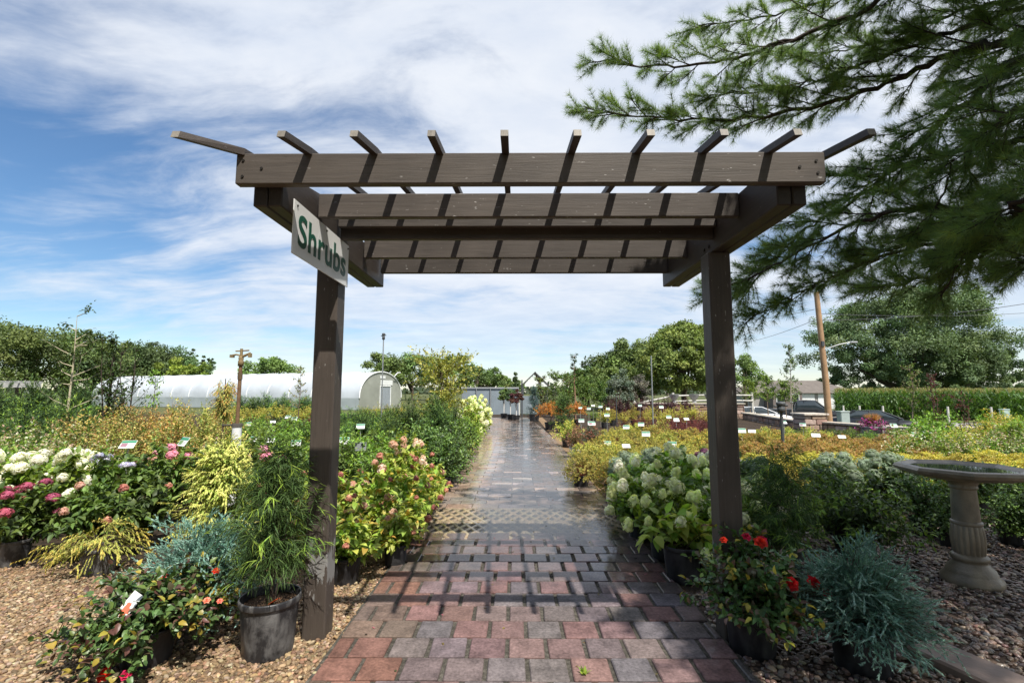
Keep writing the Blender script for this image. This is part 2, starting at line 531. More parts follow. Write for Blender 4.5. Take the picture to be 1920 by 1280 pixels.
M_grass = m_ground("grass_field", [(.3, (.045, .06, .02)), (.5, (.085, .10, .035)), (.7, (.16, .15, .06))], 1.5, bscale=15)
M_soil = m_ground("bark_soil", [(.3, (.018, .014, .010)), (.5, (.042, .030, .021)), (.72, (.11, .075, .045))], 14, bscale=60, bst=.9)
M_gravel = m_ground("pea_gravel", [(.3, (.16, .105, .06)), (.5, (.25, .165, .095)), (.7, (.33, .235, .145))], 9, vor=60)
M_river = m_ground("river_gravel", [(.3, (.05, .034, .026)), (.5, (.09, .062, .046)), (.7, (.15, .105, .08))], 9, vor=34)
M_asph = m_ground("asphalt", [(.3, (.22, .21, .19)), (.6, (.30, .29, .27))], 6, bscale=90, bst=.3)
WYS, WXS = [-60, 9, 12, 15.5, 19, 20, 28, 29, 2000], [60, 45, 27.2, 13.0, 12.1, 11.7, 14.6, 15.0, 15.0]
def ground_z(x, y):
    w = np.interp(y, WYS, WXS); t = np.clip((x - w) / .5, 0, 1)
    return -.03 - .92 * t
gx_ = np.unique(np.concatenate([np.linspace(-900, -60, 12), np.linspace(-60, 8, 20), np.arange(8, 48, .5), np.linspace(48, 900, 16)]))
gy_ = np.unique(np.concatenate([np.linspace(-60, 8, 10), np.arange(8, 40, .5), np.linspace(40, 1800, 24)]))
XX, YY = np.meshgrid(gx_, gy_); mb = MB(); nx = len(gx_)
ii = (np.arange(len(gy_) - 1)[:, None] * nx + np.arange(nx - 1)[None]).ravel()
mb.add(np.stack([XX.ravel(), YY.ravel(), ground_z(XX.ravel(), YY.ravel())], -1), np.stack([ii, ii + 1, ii + nx + 1, ii + nx], -1))
link("ground", mb.mesh("ground", M_grass))["kind"] = "structure"
sheet("planting_bed", 0, 0, 0, 0, 0.0, M_soil, [(-60, -4), (45, -4), (44, 9), (27, 12), (12.9, 15.5), (12.0, 19), (11.6, 20), (14.4, 28), (14.4, 33), (-60, 33)])
sheet("gravel", 0, 0, 0, 0, .004, M_gravel, [(-9, -3), (-1.06, -3), (-1.06, 4.35), (-2.0, 4.25), (-3.2, 4.2), (-9, 4.6)])
sheet("gravel_strip", 0, 0, 0, 0, .004, M_gravel, [(1.26, 5.5), (1.62, 5.8), (1.62, 29), (1.26, 29)])
sheet("gravel_strip", 0, 0, 0, 0, .004, M_gravel, [(-1.5, 4.35), (-1.06, 4.35), (-1.06, 29), (-1.5, 29)])
sheet("stone_bed", 0, 0, 0, 0, .004, M_river, [(1.27, -3), (9, -3), (9, 5.9), (3.0, 5.6), (1.27, 3.7)])
sheet("car_park", 0, 0, 0, 0, -.944, M_asph, [(15.2, 19.5), (70, 15), (70, 36), (15.6, 41)])

# loose stones over the gravel
def stones(name, mat, cnt, reg, r0, r1, cols, flat=.65, dens=None):
    g = (1 + 5 ** .5) / 2
    iv = nrm(np.array([(-1, g, 0), (1, g, 0), (-1, -g, 0), (1, -g, 0), (0, -1, g), (0, 1, g), (0, -1, -g), (0, 1, -g), (g, 0, -1), (g, 0, 1), (-g, 0, -1), (-g, 0, 1)], float))
    fc = [(0, 11, 5), (0, 5, 1), (0, 1, 7), (0, 7, 10), (0, 10, 11), (1, 5, 9), (5, 11, 4), (11, 10, 2), (10, 7, 6), (7, 1, 8),
          (3, 9, 4), (3, 4, 2), (3, 2, 6), (3, 6, 8), (3, 8, 9), (4, 9, 5), (2, 4, 11), (6, 2, 10), (8, 6, 7), (9, 8, 1)]
    # one subdivision
    vs = [tuple(p) for p in iv]; mid = {}; f2 = []
    def mp(a, b):
        k = (min(a, b), max(a, b))
        if k not in mid:
            mid[k] = len(vs); vs.append(tuple(nrm((np.array(vs[a]) + np.array(vs[b]))[None])[0]))
        return mid[k]
    for a, b, c in fc:
        ab, bc, ca = mp(a, b), mp(b, c), mp(c, a)
        f2 += [(a, ab, ca), (b, bc, ab), (c, ca, bc), (ab, bc, ca)]
    S = np.array(vs); F = np.array(f2, dtype=np.int32); k = len(S)
    xy = np.zeros((0, 2))
    while len(xy) < cnt:
        q = np.stack([rng.uniform(reg[0], reg[2], cnt), rng.uniform(reg[1], reg[3], cnt)], -1)
        q = q[[dens(a, b) > random.random() for a, b in q]]
        xy = np.concatenate([xy, q])
    xy = xy[:cnt]
    rad = r0 + (r1 - r0) * rng.uniform(0, 1, cnt) ** 1.7
    ax = rad[:, None] * np.stack([rng.uniform(.8, 1.3, cnt), rng.uniform(.7, 1.0, cnt), np.full(cnt, flat) * rng.uniform(.7, 1.1, cnt)], -1)
    a = rng.uniform(0, 2 * PI, cnt)
    v = S[None] * ax[:, None] * (1 + rng.normal(size=(cnt, k, 1)) * .07)
    tl = rng.normal(size=(cnt, 1)) * .25
    v[:, :, 2] += v[:, :, 0] * tl
    x = v[:, :, 0] * np.cos(a)[:, None] - v[:, :, 1] * np.sin(a)[:, None]
    y = v[:, :, 0] * np.sin(a)[:, None] + v[:, :, 1] * np.cos(a)[:, None]
    v = np.stack([x + xy[:, :1], y + xy[:, 1:], v[:, :, 2] + (ax[:, 2] * rng.uniform(.2, 1.0, cnt))[:, None] + .004], -1)
    mb = MB()
    mb.add(v.reshape(-1, 3), (F[None] + (np.arange(cnt) * k)[:, None, None]).reshape(-1, 3), np.repeat(pick(cols, cnt, .22), k, 0), True)
    o = link(name, mb.mesh(name, mat)); o["kind"] = "stuff"
    return o
M_stone = m_tint("pebble", .75, .2, 30, .2, 120, .3)
M_wetstone = m_tint("wet_pebble", .27, .25, 30, .15, 120, .5)
stones("loose_gravel", M_stone, 24000, (-4.4, 1.9, -.98, 4.4), .006, .016,
       [(.29, .19, .105), (.235, .155, .085), (.34, .24, .14), (.185, .125, .072), (.37, .285, .19), (.16, .11, .07)],
       dens=lambda x, y: (1.0 if y < 4.1 else .3) * (1 if x < -1.1 else .55) * (1 if (x > -.92 * y * 1.12 - .4) else 0) * min(1, 3.4 / y) )
stones("river_stones", M_wetstone, 14500, (1.27, 2.1, 6.2, 5.7), .009, .024,
       [(.15, .095, .07), (.21, .14, .10), (.11, .08, .066), (.27, .20, .15), (.18, .15, .13), (.33, .25, .18)],
       dens=lambda x, y: 1.0 if ((y < 3.8 or x > 2.4) and x < 1.15 * y + .4) else 0)

# ------------------------------------------------------------------ brick path
def m_paver(name):
    m, nt, b = newmat(name)
    at = nd(nt, "ShaderNodeAttribute", attribute_name="tint").outputs["Color"]
    pos = nt.nodes.new("ShaderNodeNewGeometry").outputs["Position"]
    s = nt.nodes.new("ShaderNodeSeparateXYZ"); lk(nt, pos, s.inputs[0])
    n1 = noise_(nt, pos, 1.7, 5, .6, .4)
    n2 = noise_(nt, pos, 60, 4, .6)
    n3 = noise_(nt, pos, 9, 5, .65)
    c = mix_(nt, 1.0, at, ramp_(nt, n3, [(.32, .62), (.5, 1.0), (.68, 1.3)]), 'MULTIPLY')
    c = mix_(nt, 1.0, c, ramp_(nt, n2, [(.3, .68), (.7, 1.3)]), 'MULTIPLY')
    # wetness grows away from the viewer and towards the right
    wy = nt.nodes.new("ShaderNodeMapRange"); lk(nt, s.outputs[1], wy.inputs[0])
    wy.inputs[1].default_value = 3.3; wy.inputs[2].default_value = 5.1; wy.inputs[3].default_value = -.26; wy.inputs[4].default_value = .55
    wx = math_(nt, 'MULTIPLY', math_(nt, 'MAXIMUM', math_(nt, 'SUBTRACT', s.outputs[0], .35), 0.0), .30)
    wet = math_(nt, 'ADD', math_(nt, 'ADD', wy.outputs[0], wx), n1)
    wet = ramp_(nt, wet, [(.42, 0.), (.72, 1.)])
    c = mix_(nt, wet, c, mix_(nt, 1.0, c, (.68, .62, .58), 'MULTIPLY'))
    lk(nt, c, b.inputs["Base Color"])
    b.inputs["Roughness"].default_value = .78; b.inputs["Specular IOR Level"].default_value = .2
    lk(nt, math_(nt, 'MULTIPLY', wet, .9), b.inputs["Coat Weight"])
    b.inputs["Coat IOR"].default_value = 1.4
    lk(nt, ramp_(nt, n3, [(.3, .05), (.7, .22)]), b.inputs["Coat Roughness"])
    bump(nt, b, n2, .5, .004)
    bump(nt, b, noise_(nt, pos, 14, 3), .12, .004, "Coat Normal")
    return m
M_paver = m_paver("brick_paver")
M_joint = m_ground("joint_sand", [(.3, (.035, .032, .026)), (.5, (.08, .072, .058)), (.7, (.15, .135, .11))], 40, bscale=120)
PX0, PX1, PTOP = -1.07, 1.26, .03
mb = MB()
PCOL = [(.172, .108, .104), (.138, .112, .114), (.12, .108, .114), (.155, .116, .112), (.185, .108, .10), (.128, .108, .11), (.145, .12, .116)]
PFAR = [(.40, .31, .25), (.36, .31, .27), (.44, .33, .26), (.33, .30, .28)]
y = 0.9; row = 0
xc = lambda y: (0 if y < 12 else -.0022 * (y - 12) ** 2)
while y < 28.4:
    if 5.04 < y < 6.30:
        y += .217; row += 1; continue
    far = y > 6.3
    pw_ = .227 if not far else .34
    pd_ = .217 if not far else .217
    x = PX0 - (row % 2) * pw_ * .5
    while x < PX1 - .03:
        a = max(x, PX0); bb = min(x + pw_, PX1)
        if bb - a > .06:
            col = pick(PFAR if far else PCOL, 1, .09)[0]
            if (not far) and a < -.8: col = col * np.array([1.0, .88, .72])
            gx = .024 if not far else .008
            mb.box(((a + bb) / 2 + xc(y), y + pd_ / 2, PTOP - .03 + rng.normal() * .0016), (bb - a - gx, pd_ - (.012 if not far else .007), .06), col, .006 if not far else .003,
                   (rng.normal() * .006, rng.normal() * .006, rng.normal() * .012))
        x += pw_
    y += pd_; row += 1
link("path", mb.mesh("path", M_paver))["kind"] = "structure"
# open lattice blocks across the path
mb = MB()
Y0, Y1 = 5.055, 6.345
for sgn in (1, -1):
    k = -30
    while k < 60:
        x0 = PX0 + k * .13
        # bar: x = x0 + sgn*(y-Y0)*1.15
        pts = []
        for q in np.linspace(Y0, Y1, 60):
            xx = x0 + sgn * (q - Y0) * .5
            if PX0 + .03 < xx < PX1 - .03: pts.append((xx, q))
        if len(pts) > 3:
            a, bq = pts[0], pts[-1]
            L = math.hypot(bq[0] - a[0], bq[1] - a[1]); an = math.atan2(bq[1] - a[1], bq[0] - a[0])
            mb.box(((a[0] + bq[0]) / 2, (a[1] + bq[1]) / 2, PTOP - .032 - (.0012 if sgn > 0 else 0)), (L, .046, .06), pick([(.46, .38, .25), (.42, .35, .24)], 1, .1)[0], .008, (0, 0, an))
        k += 1
for yy in (Y0, (Y0 + Y1) / 2, Y1 - .02):
    mb.box(((PX0 + PX1) / 2, yy, PTOP - .0335), (PX1 - PX0, .035, .06), (.40, .34, .25), .004)
link("lattice_paving", mb.mesh("lattice_paving", M_paver))["kind"] = "structure"
mb = MB()
for i in range(56):
    y0, y1 = .8 + i * .5, 1.3 + i * .5
    mb.quadface([(PX0 + xc(y0) - .01, y0, .017), (PX1 + xc(y0) + .01, y0, .017), (PX1 + xc(y1) + .01, y1, .017), (PX0 + xc(y1) - .01, y1, .017)])
link("path_joints", mb.mesh("path_joints", M_joint))["kind"] = "structure"

# standing water: a thin film lying in the low middle and right of the path
def m_water():
    m, nt, b = newmat("puddle_water")
    nt.nodes.remove(b)
    pos = nt.nodes.new("ShaderNodeNewGeometry").outputs["Position"]
    s = nt.nodes.new("ShaderNodeSeparateXYZ"); lk(nt, pos, s.inputs[0])
    n1 = noise_(nt, mapping(nt, pos, (1, .55, 1)), 1.5, 6, .62, .3)
    n2 = noise_(nt, pos, 9, 4, .6)
    fy = nt.nodes.new("ShaderNodeMapRange"); lk(nt, s.outputs[1], fy.inputs[0])
    fy.inputs[1].default_value = 3.9; fy.inputs[2].default_value = 5.3; fy.inputs[3].default_value = -.42; fy.inputs[4].default_value = .34
    fy2 = nt.nodes.new("ShaderNodeMapRange"); lk(nt, s.outputs[1], fy2.inputs[0])
    fy2.inputs[1].default_value = 8.0; fy2.inputs[2].default_value = 15.0; fy2.inputs[3].default_value = 0; fy2.inputs[4].default_value = -.14
    ax = math_(nt, 'ABSOLUTE', math_(nt, 'SUBTRACT', s.outputs[0], .35))
    fx = math_(nt, 'MULTIPLY', math_(nt, 'MAXIMUM', math_(nt, 'SUBTRACT', ax, .55), 0.), -1.1)
    q = math_(nt, 'ADD', math_(nt, 'ADD', fy.outputs[0], fy2.outputs[0]), math_(nt, 'ADD', fx, n1))
    q = math_(nt, 'ADD', q, math_(nt, 'MULTIPLY', n2, .30))
    msk = ramp_(nt, q, [(.62, 0.), (.86, 1.)])
    tr = nt.nodes.new("ShaderNodeBsdfTransparent"); tr.inputs[0].default_value = (.80, .83, .86, 1)
    gl = nt.nodes.new("ShaderNodeBsdfGlossy"); gl.inputs["Roughness"].default_value = .035
    bp = nt.nodes.new("ShaderNodeBump"); bp.inputs["Strength"].default_value = .22; bp.inputs["Distance"].default_value = .01
    lk(nt, noise_(nt, mapping(nt, pos, (1, 2.2, 1)), 16, 4, .55, .5), bp.inputs["Height"]); lk(nt, bp.outputs[0], gl.inputs["Normal"])
    fr = nt.nodes.new("ShaderNodeFresnel"); fr.inputs[0].default_value = 1.62
    ms = nt.nodes.new("ShaderNodeMixShader"); lk(nt, math_(nt, 'MULTIPLY', fr.outputs[0], 1.0, clamp=True), ms.inputs[0]); lk(nt, tr.outputs[0], ms.inputs[1]); lk(nt, gl.outputs[0], ms.inputs[2])
    t2 = nt.nodes.new("ShaderNodeBsdfTransparent")
    m2 = nt.nodes.new("ShaderNodeMixShader"); lk(nt, msk, m2.inputs[0]); lk(nt, t2.outputs[0], m2.inputs[1]); lk(nt, ms.outputs[0], m2.inputs[2])
    lk(nt, m2.outputs[0], nt.nodes["Material Output"].inputs[0])
    return m
mb = MB()
for i in range(50):
    y0, y1 = 3.4 + i * .5, 3.9 + i * .5
    mb.quadface([(PX0 + xc(y0), y0, PTOP + .002), (PX1 + xc(y0), y0, PTOP + .002), (PX1 + xc(y1), y1, PTOP + .002), (PX0 + xc(y1), y1, PTOP + .002)])
link("water", mb.mesh("water", m_water()))["kind"] = "structure"

# border slabs at the lower right
M_slab = m_tint("border_slab", .55, .25, 7, .3, 50, .4)
for i, (a, bq) in enumerate([((2.36, 2.98), (2.50, 2.55)), ((2.51, 2.53), (2.62, 2.12))]):
    mb = MB()
    c = ((a[0] + bq[0]) / 2, (a[1] + bq[1]) / 2, .03)
    mb.box((0, 0, 0), (.26, math.dist(a, bq), .06), (.23, .17, .14), .012)
    o = link("border_slab", mb.mesh("border_slab", M_slab), None, c, (0, 0, math.atan2(bq[1] - a[1], bq[0] - a[0]) + PI / 2))
    tag(o, ["wet brown border slab beside the blue juniper and river stones", "brown border slab at the bottom right corner, nearest the viewer"][i], "border slab")

# ------------------------------------------------------------------ pergola
WX = m_wood("painted_timber_across", 0); WY = m_wood("painted_timber_along", 1, (.046, .036, .030), .3); WZ = m_wood("painted_timber_upright", 2, (.070, .056, .046), .7, True)
M_endg = m_wood("weathered_end_grain", 2, (.22, .195, .16), .2)
EYE = CAM_H
pg = thing("pergola", (0.05, 3.2, 0), "dark brown timber pergola arching over the wet brick path", "pergola")
def pp(name, mb, mat): 
    me = mb.mesh(name, mat)
    me.transform(Matrix.Translation((-0.05, -3.2, 0)))
    return link(name, me, pg)
for X, lab in ((-1.228, None), (1.335, None)):
    mb = MB(); mb.box((X, 3.14, 1.2), (.142, .142, 2.43), (1, 1, 1), .008)
    pp("post", mb, WZ)
for X in (-1.222, 1.358):
    for off in (-.037, .037):
        mb = MB(); mb.box((X + off, 3.195, 2.525), (.070, 1.84, .23), (1, 1, 1), .006)
        pp("side_beam", mb, WY)
BT, BH = 2.64, .142
for d, dz in ((2.66, 0), (2.97, .053), (3.02, -.012), (3.50, 0), (3.955, 0)):
    mb = MB(); mb.box((.075, d + .02, BT - BH / 2 + dz), (2.42, .04, BH), (1, 1, 1), .005); pp("cross_beam", mb, WX)
mb = MB(); mb.box((.069, 2.225, BT - BH / 2 + .001), (2.83, .045, BH + .012), (1, 1, 1), .005); pp("front_beam", mb, WX)
SL = math.tan(R(9.3))
mb = MB(); mb.box((.075, 3.04, 2.6985), (2.62, .036, .131), (1, 1, 1), .005); pp("spacer_beam", mb, WX)
mb = MB(); mb.box((.075, 4.02, BT + .003 + .135), (2.62, .04, .262), (1, 1, 1), .005); pp("spacer_beam", mb, WX)
h0 = EYE + 1.137
for i in range(10):
    X = -.046 + (i - 4) * .3165
    mb = MB()
    w_, t_ = .034, .034
    def sl(yv, zt=0): return h0 + (yv - 2.2) * SL + zt
    ys = [1.965, 2.2, 4.12]; xs = [X] * 3; zs = [sl(q) for q in ys]
    if i == 0:
        xs = [X - .165, X - .01, X]; zs[0] -= .0
    if i in (1, 2):
        xs[0] -= .02
    tp = .0 if i == 0 else .004
    ring = []
    for q, xx, z in zip(ys, xs, zs):
        ring += [(xx - w_ / 2, q, z), (xx + w_ / 2, q, z), (xx + w_ / 2, q + (.012 if q < 2 else 0), z + t_), (xx - w_ / 2, q + (.012 if q < 2 else 0), z + t_)]
    f = []
    for k in range(2):
        a = k * 4
        f += [(a + j, a + (j + 1) % 4, a + 4 + (j + 1) % 4, a + 4 + j) for j in range(4)]
    f += [(8, 9, 10, 11)]
    mb.add(ring, f)
    s_ = pp("slat", mb, WY)
    e = MB(); e.add([ring[q] for q in (3, 2, 1, 0)], [(0, 1, 2, 3)])
    me = e.mesh("slat_end", M_endg); me.transform(Matrix.Translation((-0.05, -3.2, 0)))
    link("slat_end", me, s_)
    if i == 0: s_["label"] = "leftmost slat, warped outward"

M_nail = m_flat("nail_steel", (.04, .035, .03), .5, .6)
for x_, z_ in ((-1.31, 2.61), (-1.31, 2.53), (1.44, 2.60), (1.445, 2.54), (-1.22, 2.57), (1.36, 2.57)):
    mb = MB(); mb.tube([(x_, 2.2025, z_), (x_, 2.198, z_)], .007, 8); pp("nail", mb, M_nail)
for x_ in (-1.1515, 1.287):
    for y_ in (3.11, 3.19):
        mb = MB(); mb.tube([(x_, y_, 2.46), (x_ + (.008 if x_ < 0 else -.008), y_, 2.46)], .012, 8); pp("bolt", mb, M_nail)

# sign fixed to the left side beam
M_signw = m_flat("sign_white", (.74, .74, .72), .35, 0, .5, .05)
M_signg = m_flat("sign_green", (.012, .085, .055), .4)
M_screw = m_flat("screw_steel", (.08, .08, .08), .4, .8)
sg = thing("sign", (-1.140, 2.77, 2.345), "white Shrubs sign with dark green letters, fixed to the left beam of the pergola", "sign")
mb = MB(); mb.box((.006, 0, 0), (.006, .81, .285), (1, 1, 1), .001); link("board", mb.mesh("board", M_signw), sg)
fc = bpy.data.curves.new("lettering", 'FONT'); fc.body = "Shrubs"; fc.size = .245; fc.align_x = 'CENTER'; fc.align_y = 'CENTER'
fc.offset = .0045; fc.extrude = .0008; fc.resolution_u = 6; fc.space_character = 1.04
fo = bpy.data.objects.new("lettering", fc); COL.objects.link(fo)
bpy.context.view_layer.update()
dg = bpy.context.evaluated_depsgraph_get()
me = bpy.data.meshes.new_from_object(fo.evaluated_get(dg)); me.name = "lettering"
bpy.data.objects.remove(fo)
me.materials.clear(); me.materials.append(M_signg)
xs_ = [v.co.x for v in me.vertices]; yy_ = [v.co.y for v in me.vertices]
mxw = .70 / (max(xs_) - min(xs_)); cyy = (max(yy_) + min(yy_)) / 2
me.transform(Matrix.Diagonal((mxw, .98, 1, 1)) @ Matrix.Translation((-(max(xs_) + min(xs_)) / 2, -cyy, 0)))
link("lettering", me, sg, (.0105, 0, .0), (R(90), 0, R(90)))
for yq in (-.37, 0.02, .385):
    mb = MB(); mb.tube([(.006, yq, .118), (.014, yq, .118)], .006, 8); link("screw", mb.mesh("screw", M_screw), sg)

# ------------------------------------------------------------------ the big pine on the right
M_needle = m_leaf("pine_needles", .45, .42, .4, .2)
M_bark = m_ground("pine_bark", [(.3, (.035, .028, .024)), (.55, (.075, .06, .05)), (.75, (.13, .11, .09))], 22, bscale=70, bst=.9)
NC = [(.15, .24, .075), (.125, .21, .072), (.185, .28, .085), (.135, .225, .09)]
NT = [(.22, .30, .07), (.18, .26, .07)]
def pine():
    TX, TY = 5.7, 2.7
    root = thing("pine_tree", (TX, TY, 0), "large pine whose dark needled boughs hang in from the right over the pergola", "pine tree")
    ml, mw = MB(), MB()
    P0 = []; D0 = []; CC = []
    def limb(ctrl, rad, nside, slen, ntw, dens=1.0, big=1.0):
        c = np.array([list(q) for q in ctrl], float)
        # Catmull-Rom resample
        k = len(c); pad = np.vstack([2 * c[0] - c[1], c, 2 * c[-1] - c[-2]])
        out = []
        for i in range(k - 1):
            p0, p1, p2, p3 = pad[i:i + 4]
            for t in np.linspace(0, 1, 8, endpoint=(i == k - 2)):
                out.append(.5 * ((2 * p1) + (-p0 + p2) * t + (2 * p0 - 5 * p1 + 4 * p2 - p3) * t * t + (-p0 + 3 * p1 - 3 * p2 + p3) * t ** 3))
        out = np.array(out); n = len(out)
        out[1:-1] += rng.normal(size=(n - 2, 3)) * .012
        fr = np.linspace(1, 0, n)
        mw.tube(out, rad * (.18 + .82 * fr ** 1.1), 7, (1, 1, 1))
        seg = np.linalg.norm(np.diff(out, axis=0), axis=1); cum = np.concatenate([[0], np.cumsum(seg)]); tot = cum[-1]
        for j in range(nside):
            u = .13 + .87 * (j + rng.uniform(0, .9)) / nside
            q = np.array([np.interp(u * tot, cum, out[:, a]) for a in range(3)])
            q2 = np.array([np.interp(min(1, u + .03) * tot, cum, out[:, a]) for a in range(3)])
            q1 = np.array([np.interp(max(0, u - .03) * tot, cum, out[:, a]) for a in range(3)])
            tn = nrm((q2 - q1)[None])[0]
            sd = nrm(np.cross(tn, [0, 0, 1])[None])[0] * (1 if j % 2 else -1)
            dr = nrm((tn * .75 + sd * rng.uniform(.35, 1.0) + np.array([0, 0, rng.uniform(-.4, .3)]))[None])[0]
            ln = slen * (.35 + .9 * (1 - u)) * rng.uniform(.65, 1.2)
            if u > .93: dr = nrm((tn + rv(1)[0] * .35)[None])[0]; ln = slen * .45
            ts = np.linspace(0, 1, 6)[:, None]
            sb = q + dr * ln * ts + np.array([0, 0, .10]) * ln * ts ** 2 + rv(1)[0] * .05 * ln * ts ** 2
            mw.tube(sb, np.linspace(.35, .14, 6) * rad * .55 + .0015, 4, (1, 1, 1), cap=False)
            for m in range(ntw):
                v = .18 + .82 * (m + rng.uniform(0, .9)) / ntw
                pa = q + (sb[-1] - q) * v if False else np.array([np.interp(v, ts[:, 0], sb[:, a]) for a in range(3)])
                d2 = nrm((dr * .9 + rv(1)[0] * .75 + np.array([0, 0, .12]))[None])[0]
                l2 = rng.uniform(.10, .26) * (1.15 - .5 * v) * big
                if m == ntw - 1: pa = sb[-1]; d2 = nrm((dr + rv(1)[0] * .2)[None])[0]
                e = pa + d2 * l2
                mw.tube([pa, (pa + e) / 2 + rv(1)[0] * .01, e], [.004, .003, .002], 3, (1, 1, 1), cap=False)
                nt_ = max(2, int(5 * dens))
                for w in np.linspace(.25, 1.0, nt_):
                    P0.append(pa + (e - pa) * w); D0.append(d2); CC.append(1 if w > .9 and rng.uniform() < .25 else 0)
    def px(*L): return [W(a, b, d * KD[0]) for a, b, d in L]
    KD = [.90]
    T = lambda z: (TX, TY, z)
    vis = [
        ([T(5.2)] + px((1840, -100, 3.6), (1600, 28, 4.0), (1400, 100, 4.4), (1250, 125, 4.7), (1135, 112, 4.9)), .05, 34, .55, 6),
        ([T(5.6)] + px((1900, -160, 3.8), (1660, -40, 4.2), (1480, 20, 4.6), (1310, 48, 4.9)), .045, 28, .5, 6),
        ([T(4.6)] + px((1960, 55, 3.5), (1800, 95, 3.9), (1640, 165, 4.4), (1450, 215, 4.9), (1300, 224, 5.2), (1108, 212, 5.5)), .06, 46, .6, 7),
        ([T(4.9)] + px((1960, 0, 3.6), (1780, 60, 4.0), (1620, 120, 4.3), (1480, 165, 4.7), (1330, 178, 5.0)), .04, 32, .55, 6),
        KD.__setitem__(0, .74) or ([T(4.3)] + px((1970, 90, 3.8), (1820, 185, 4.3), (1700, 290, 4.9), (1610, 370, 5.4), (1500, 440, 5.9), (1400, 540, 6.3)), .055, 40, .6, 7),
        ([T(3.7)] + px((1980, 385, 3.8), (1800, 390, 4.3), (1650, 402, 4.8), (1540, 450, 5.3), (1440, 505, 5.8), (1345, 545, 6.2)), .045, 36, .55, 7),
        ([T(3.4)] + px((1990, 440, 4.0), (1850, 450, 4.5), (1690, 470, 5.0), (1560, 520, 5.5), (1470, 565, 5.9), (1410, 595, 6.1)), .04, 34, .5, 7),
        ([T(3.9)] + px((1980, 250, 3.8), (1850, 270, 4.2), (1740, 300, 4.6), (1640, 330, 5.0), (1560, 330, 5.4)), .04, 30, .5, 7),
        ([T(3.2)] + px((1990, 420, 3.4), (1880, 455, 3.7), (1780, 505, 4.0), (1700, 530, 4.3), (1640, 540, 4.6)), .035, 30, .45, 7),
        ([T(3.3)] + px((2000, 350, 3.2), (1900, 400, 3.4), (1820, 460, 3.7), (1770, 540, 4.0)), .03, 26, .42, 7),
        ([T(4.0)] + px((1990, 180, 3.3), (1880, 230, 3.6), (1790, 330, 4.0), (1720, 430, 4.4)), .035, 30, .5, 7),
        ([T(3.0)] + px((2010, 470, 3.3), (1960, 490, 3.5), (1900, 520, 3.7)), .022, 12, .35, 6),
        #([T(4.7)] + px((1990, -60, 3.2), (1880, 10, 3.5), (1800, 80, 3.8), (1700, 230, 4.3)), .035, 30, .5, 7),
        #([T(4.1)] + px((1990, 120, 4.6), (1830, 260, 5.2), (1690, 350, 5.8), (1560, 400, 6.4), (1450, 430, 6.8)), .04, 34, .6, 7),
        ([T(5.3)] + px((1980, -40, 4.6), (1800, 20, 5.2), (1650, 80, 5.8), (1500, 110, 6.4)), .04, 32, .6, 6),
        ([T(3.6)] + px((1990, 300, 4.8), (1850, 380, 5.4), (1730, 440, 6.0), (1600, 500, 6.5)), .035, 30, .55, 7),
    ]
    for c, rad, ns, sl_, tw_ in vis: limb(c, rad * .62, int(ns * 1.25), sl_ * .9, tw_ + 1)
    nvis = len(P0)
    # the rest of the crown, overhead and behind, which shades the right foreground
    hid = [((2.6, .1, 5.0), 5.0), ((2.45, .7, 5.0), 5.0), ((2.3, 1.35, 5.0), 5.0), ((2.25, 1.85, 5.1), 5.0), ((2.1, 2.45, 5.2), 5.0), ((2.65, .75, 5.2), 5.0), ((2.8, -.3, 5.4), 5.2), ((2.75, 1.5, 5.6), 5.4), ((3.0, -.9, 5.3), 5.0), ((3.9, -1.4, 5.2), 5.0),
           ((3.1, 1.1, 6.4), 6.1), ((3.1, .1, 6.6), 6.3), ((3.3, 1.7, 6.6), 6.3), ((5.0, -1.6, 5.4), 5.2), ((3.4, .3, 4.6), 4.6), ((2.6, .6, 4.7), 4.7), ((3.2, 1.3, 5.0), 4.9),
           ((6.5, -1.3, 5.4), 5.3), ((4.2, .2, 7.2), 7.0), ((3.4, 1.7, 7.4), 7.2), ((8.6, 1.5, 5.2), 5.1), ((8.2, 4.2, 5.0), 5.0), ((2.8, 1.3, 4.9), 4.9), ((4.4, -.4, 4.4), 4.4)]
    for e, z in hid:
        a = np.array(T(z)); b_ = np.array(e); m_ = (a + b_) / 2 + np.array([0, 0, .25])
        limb([a, m_, b_], .05, 40, .62, 7, .8, 1.2)
    P = np.array(P0); D = np.array(D0); cc = np.array(CC); n = len(P); isv = np.arange(n) < nvis
    nv = 30
    k = np.where(isv, nv, 20)
    Pn = np.repeat(P, k, 0); Dn = np.repeat(D, k, 0); cn = np.repeat(cc, k); iv = np.repeat(isv, k)
    m = len(Pn)
    dirs = nrm(Dn * .8 + rv(m) * .75)
    C = pick(NC, m, .15); sel = cn > 0; C[sel] = pick(NT, int(sel.sum()), .12)
    L = np.where(iv, .088, .11) * rng.uniform(.7, 1.15, m)
    leaves(ml, Pn, dirs, rv(m), L, np.where(iv, .0024, .010), C, 'needle')
    mw.tube([(TX, TY, -.1), (TX + .02, TY, 1), (TX - .03, TY + .03, 3), (TX, TY, 5.5), (TX + .05, TY, 8.5)], [.27, .22, .19, .13, .03], 14)
    wood = mw.mesh("boughs", M_bark); wood.transform(Matrix.Translation((-TX, -TY, 0)))
    nd_ = ml.mesh("needles", M_needle); nd_.transform(Matrix.Translation((-TX, -TY, 0)))
    link("trunk", wood, root); link("needles", nd_, root)
    print("pine needles", m)
pine()
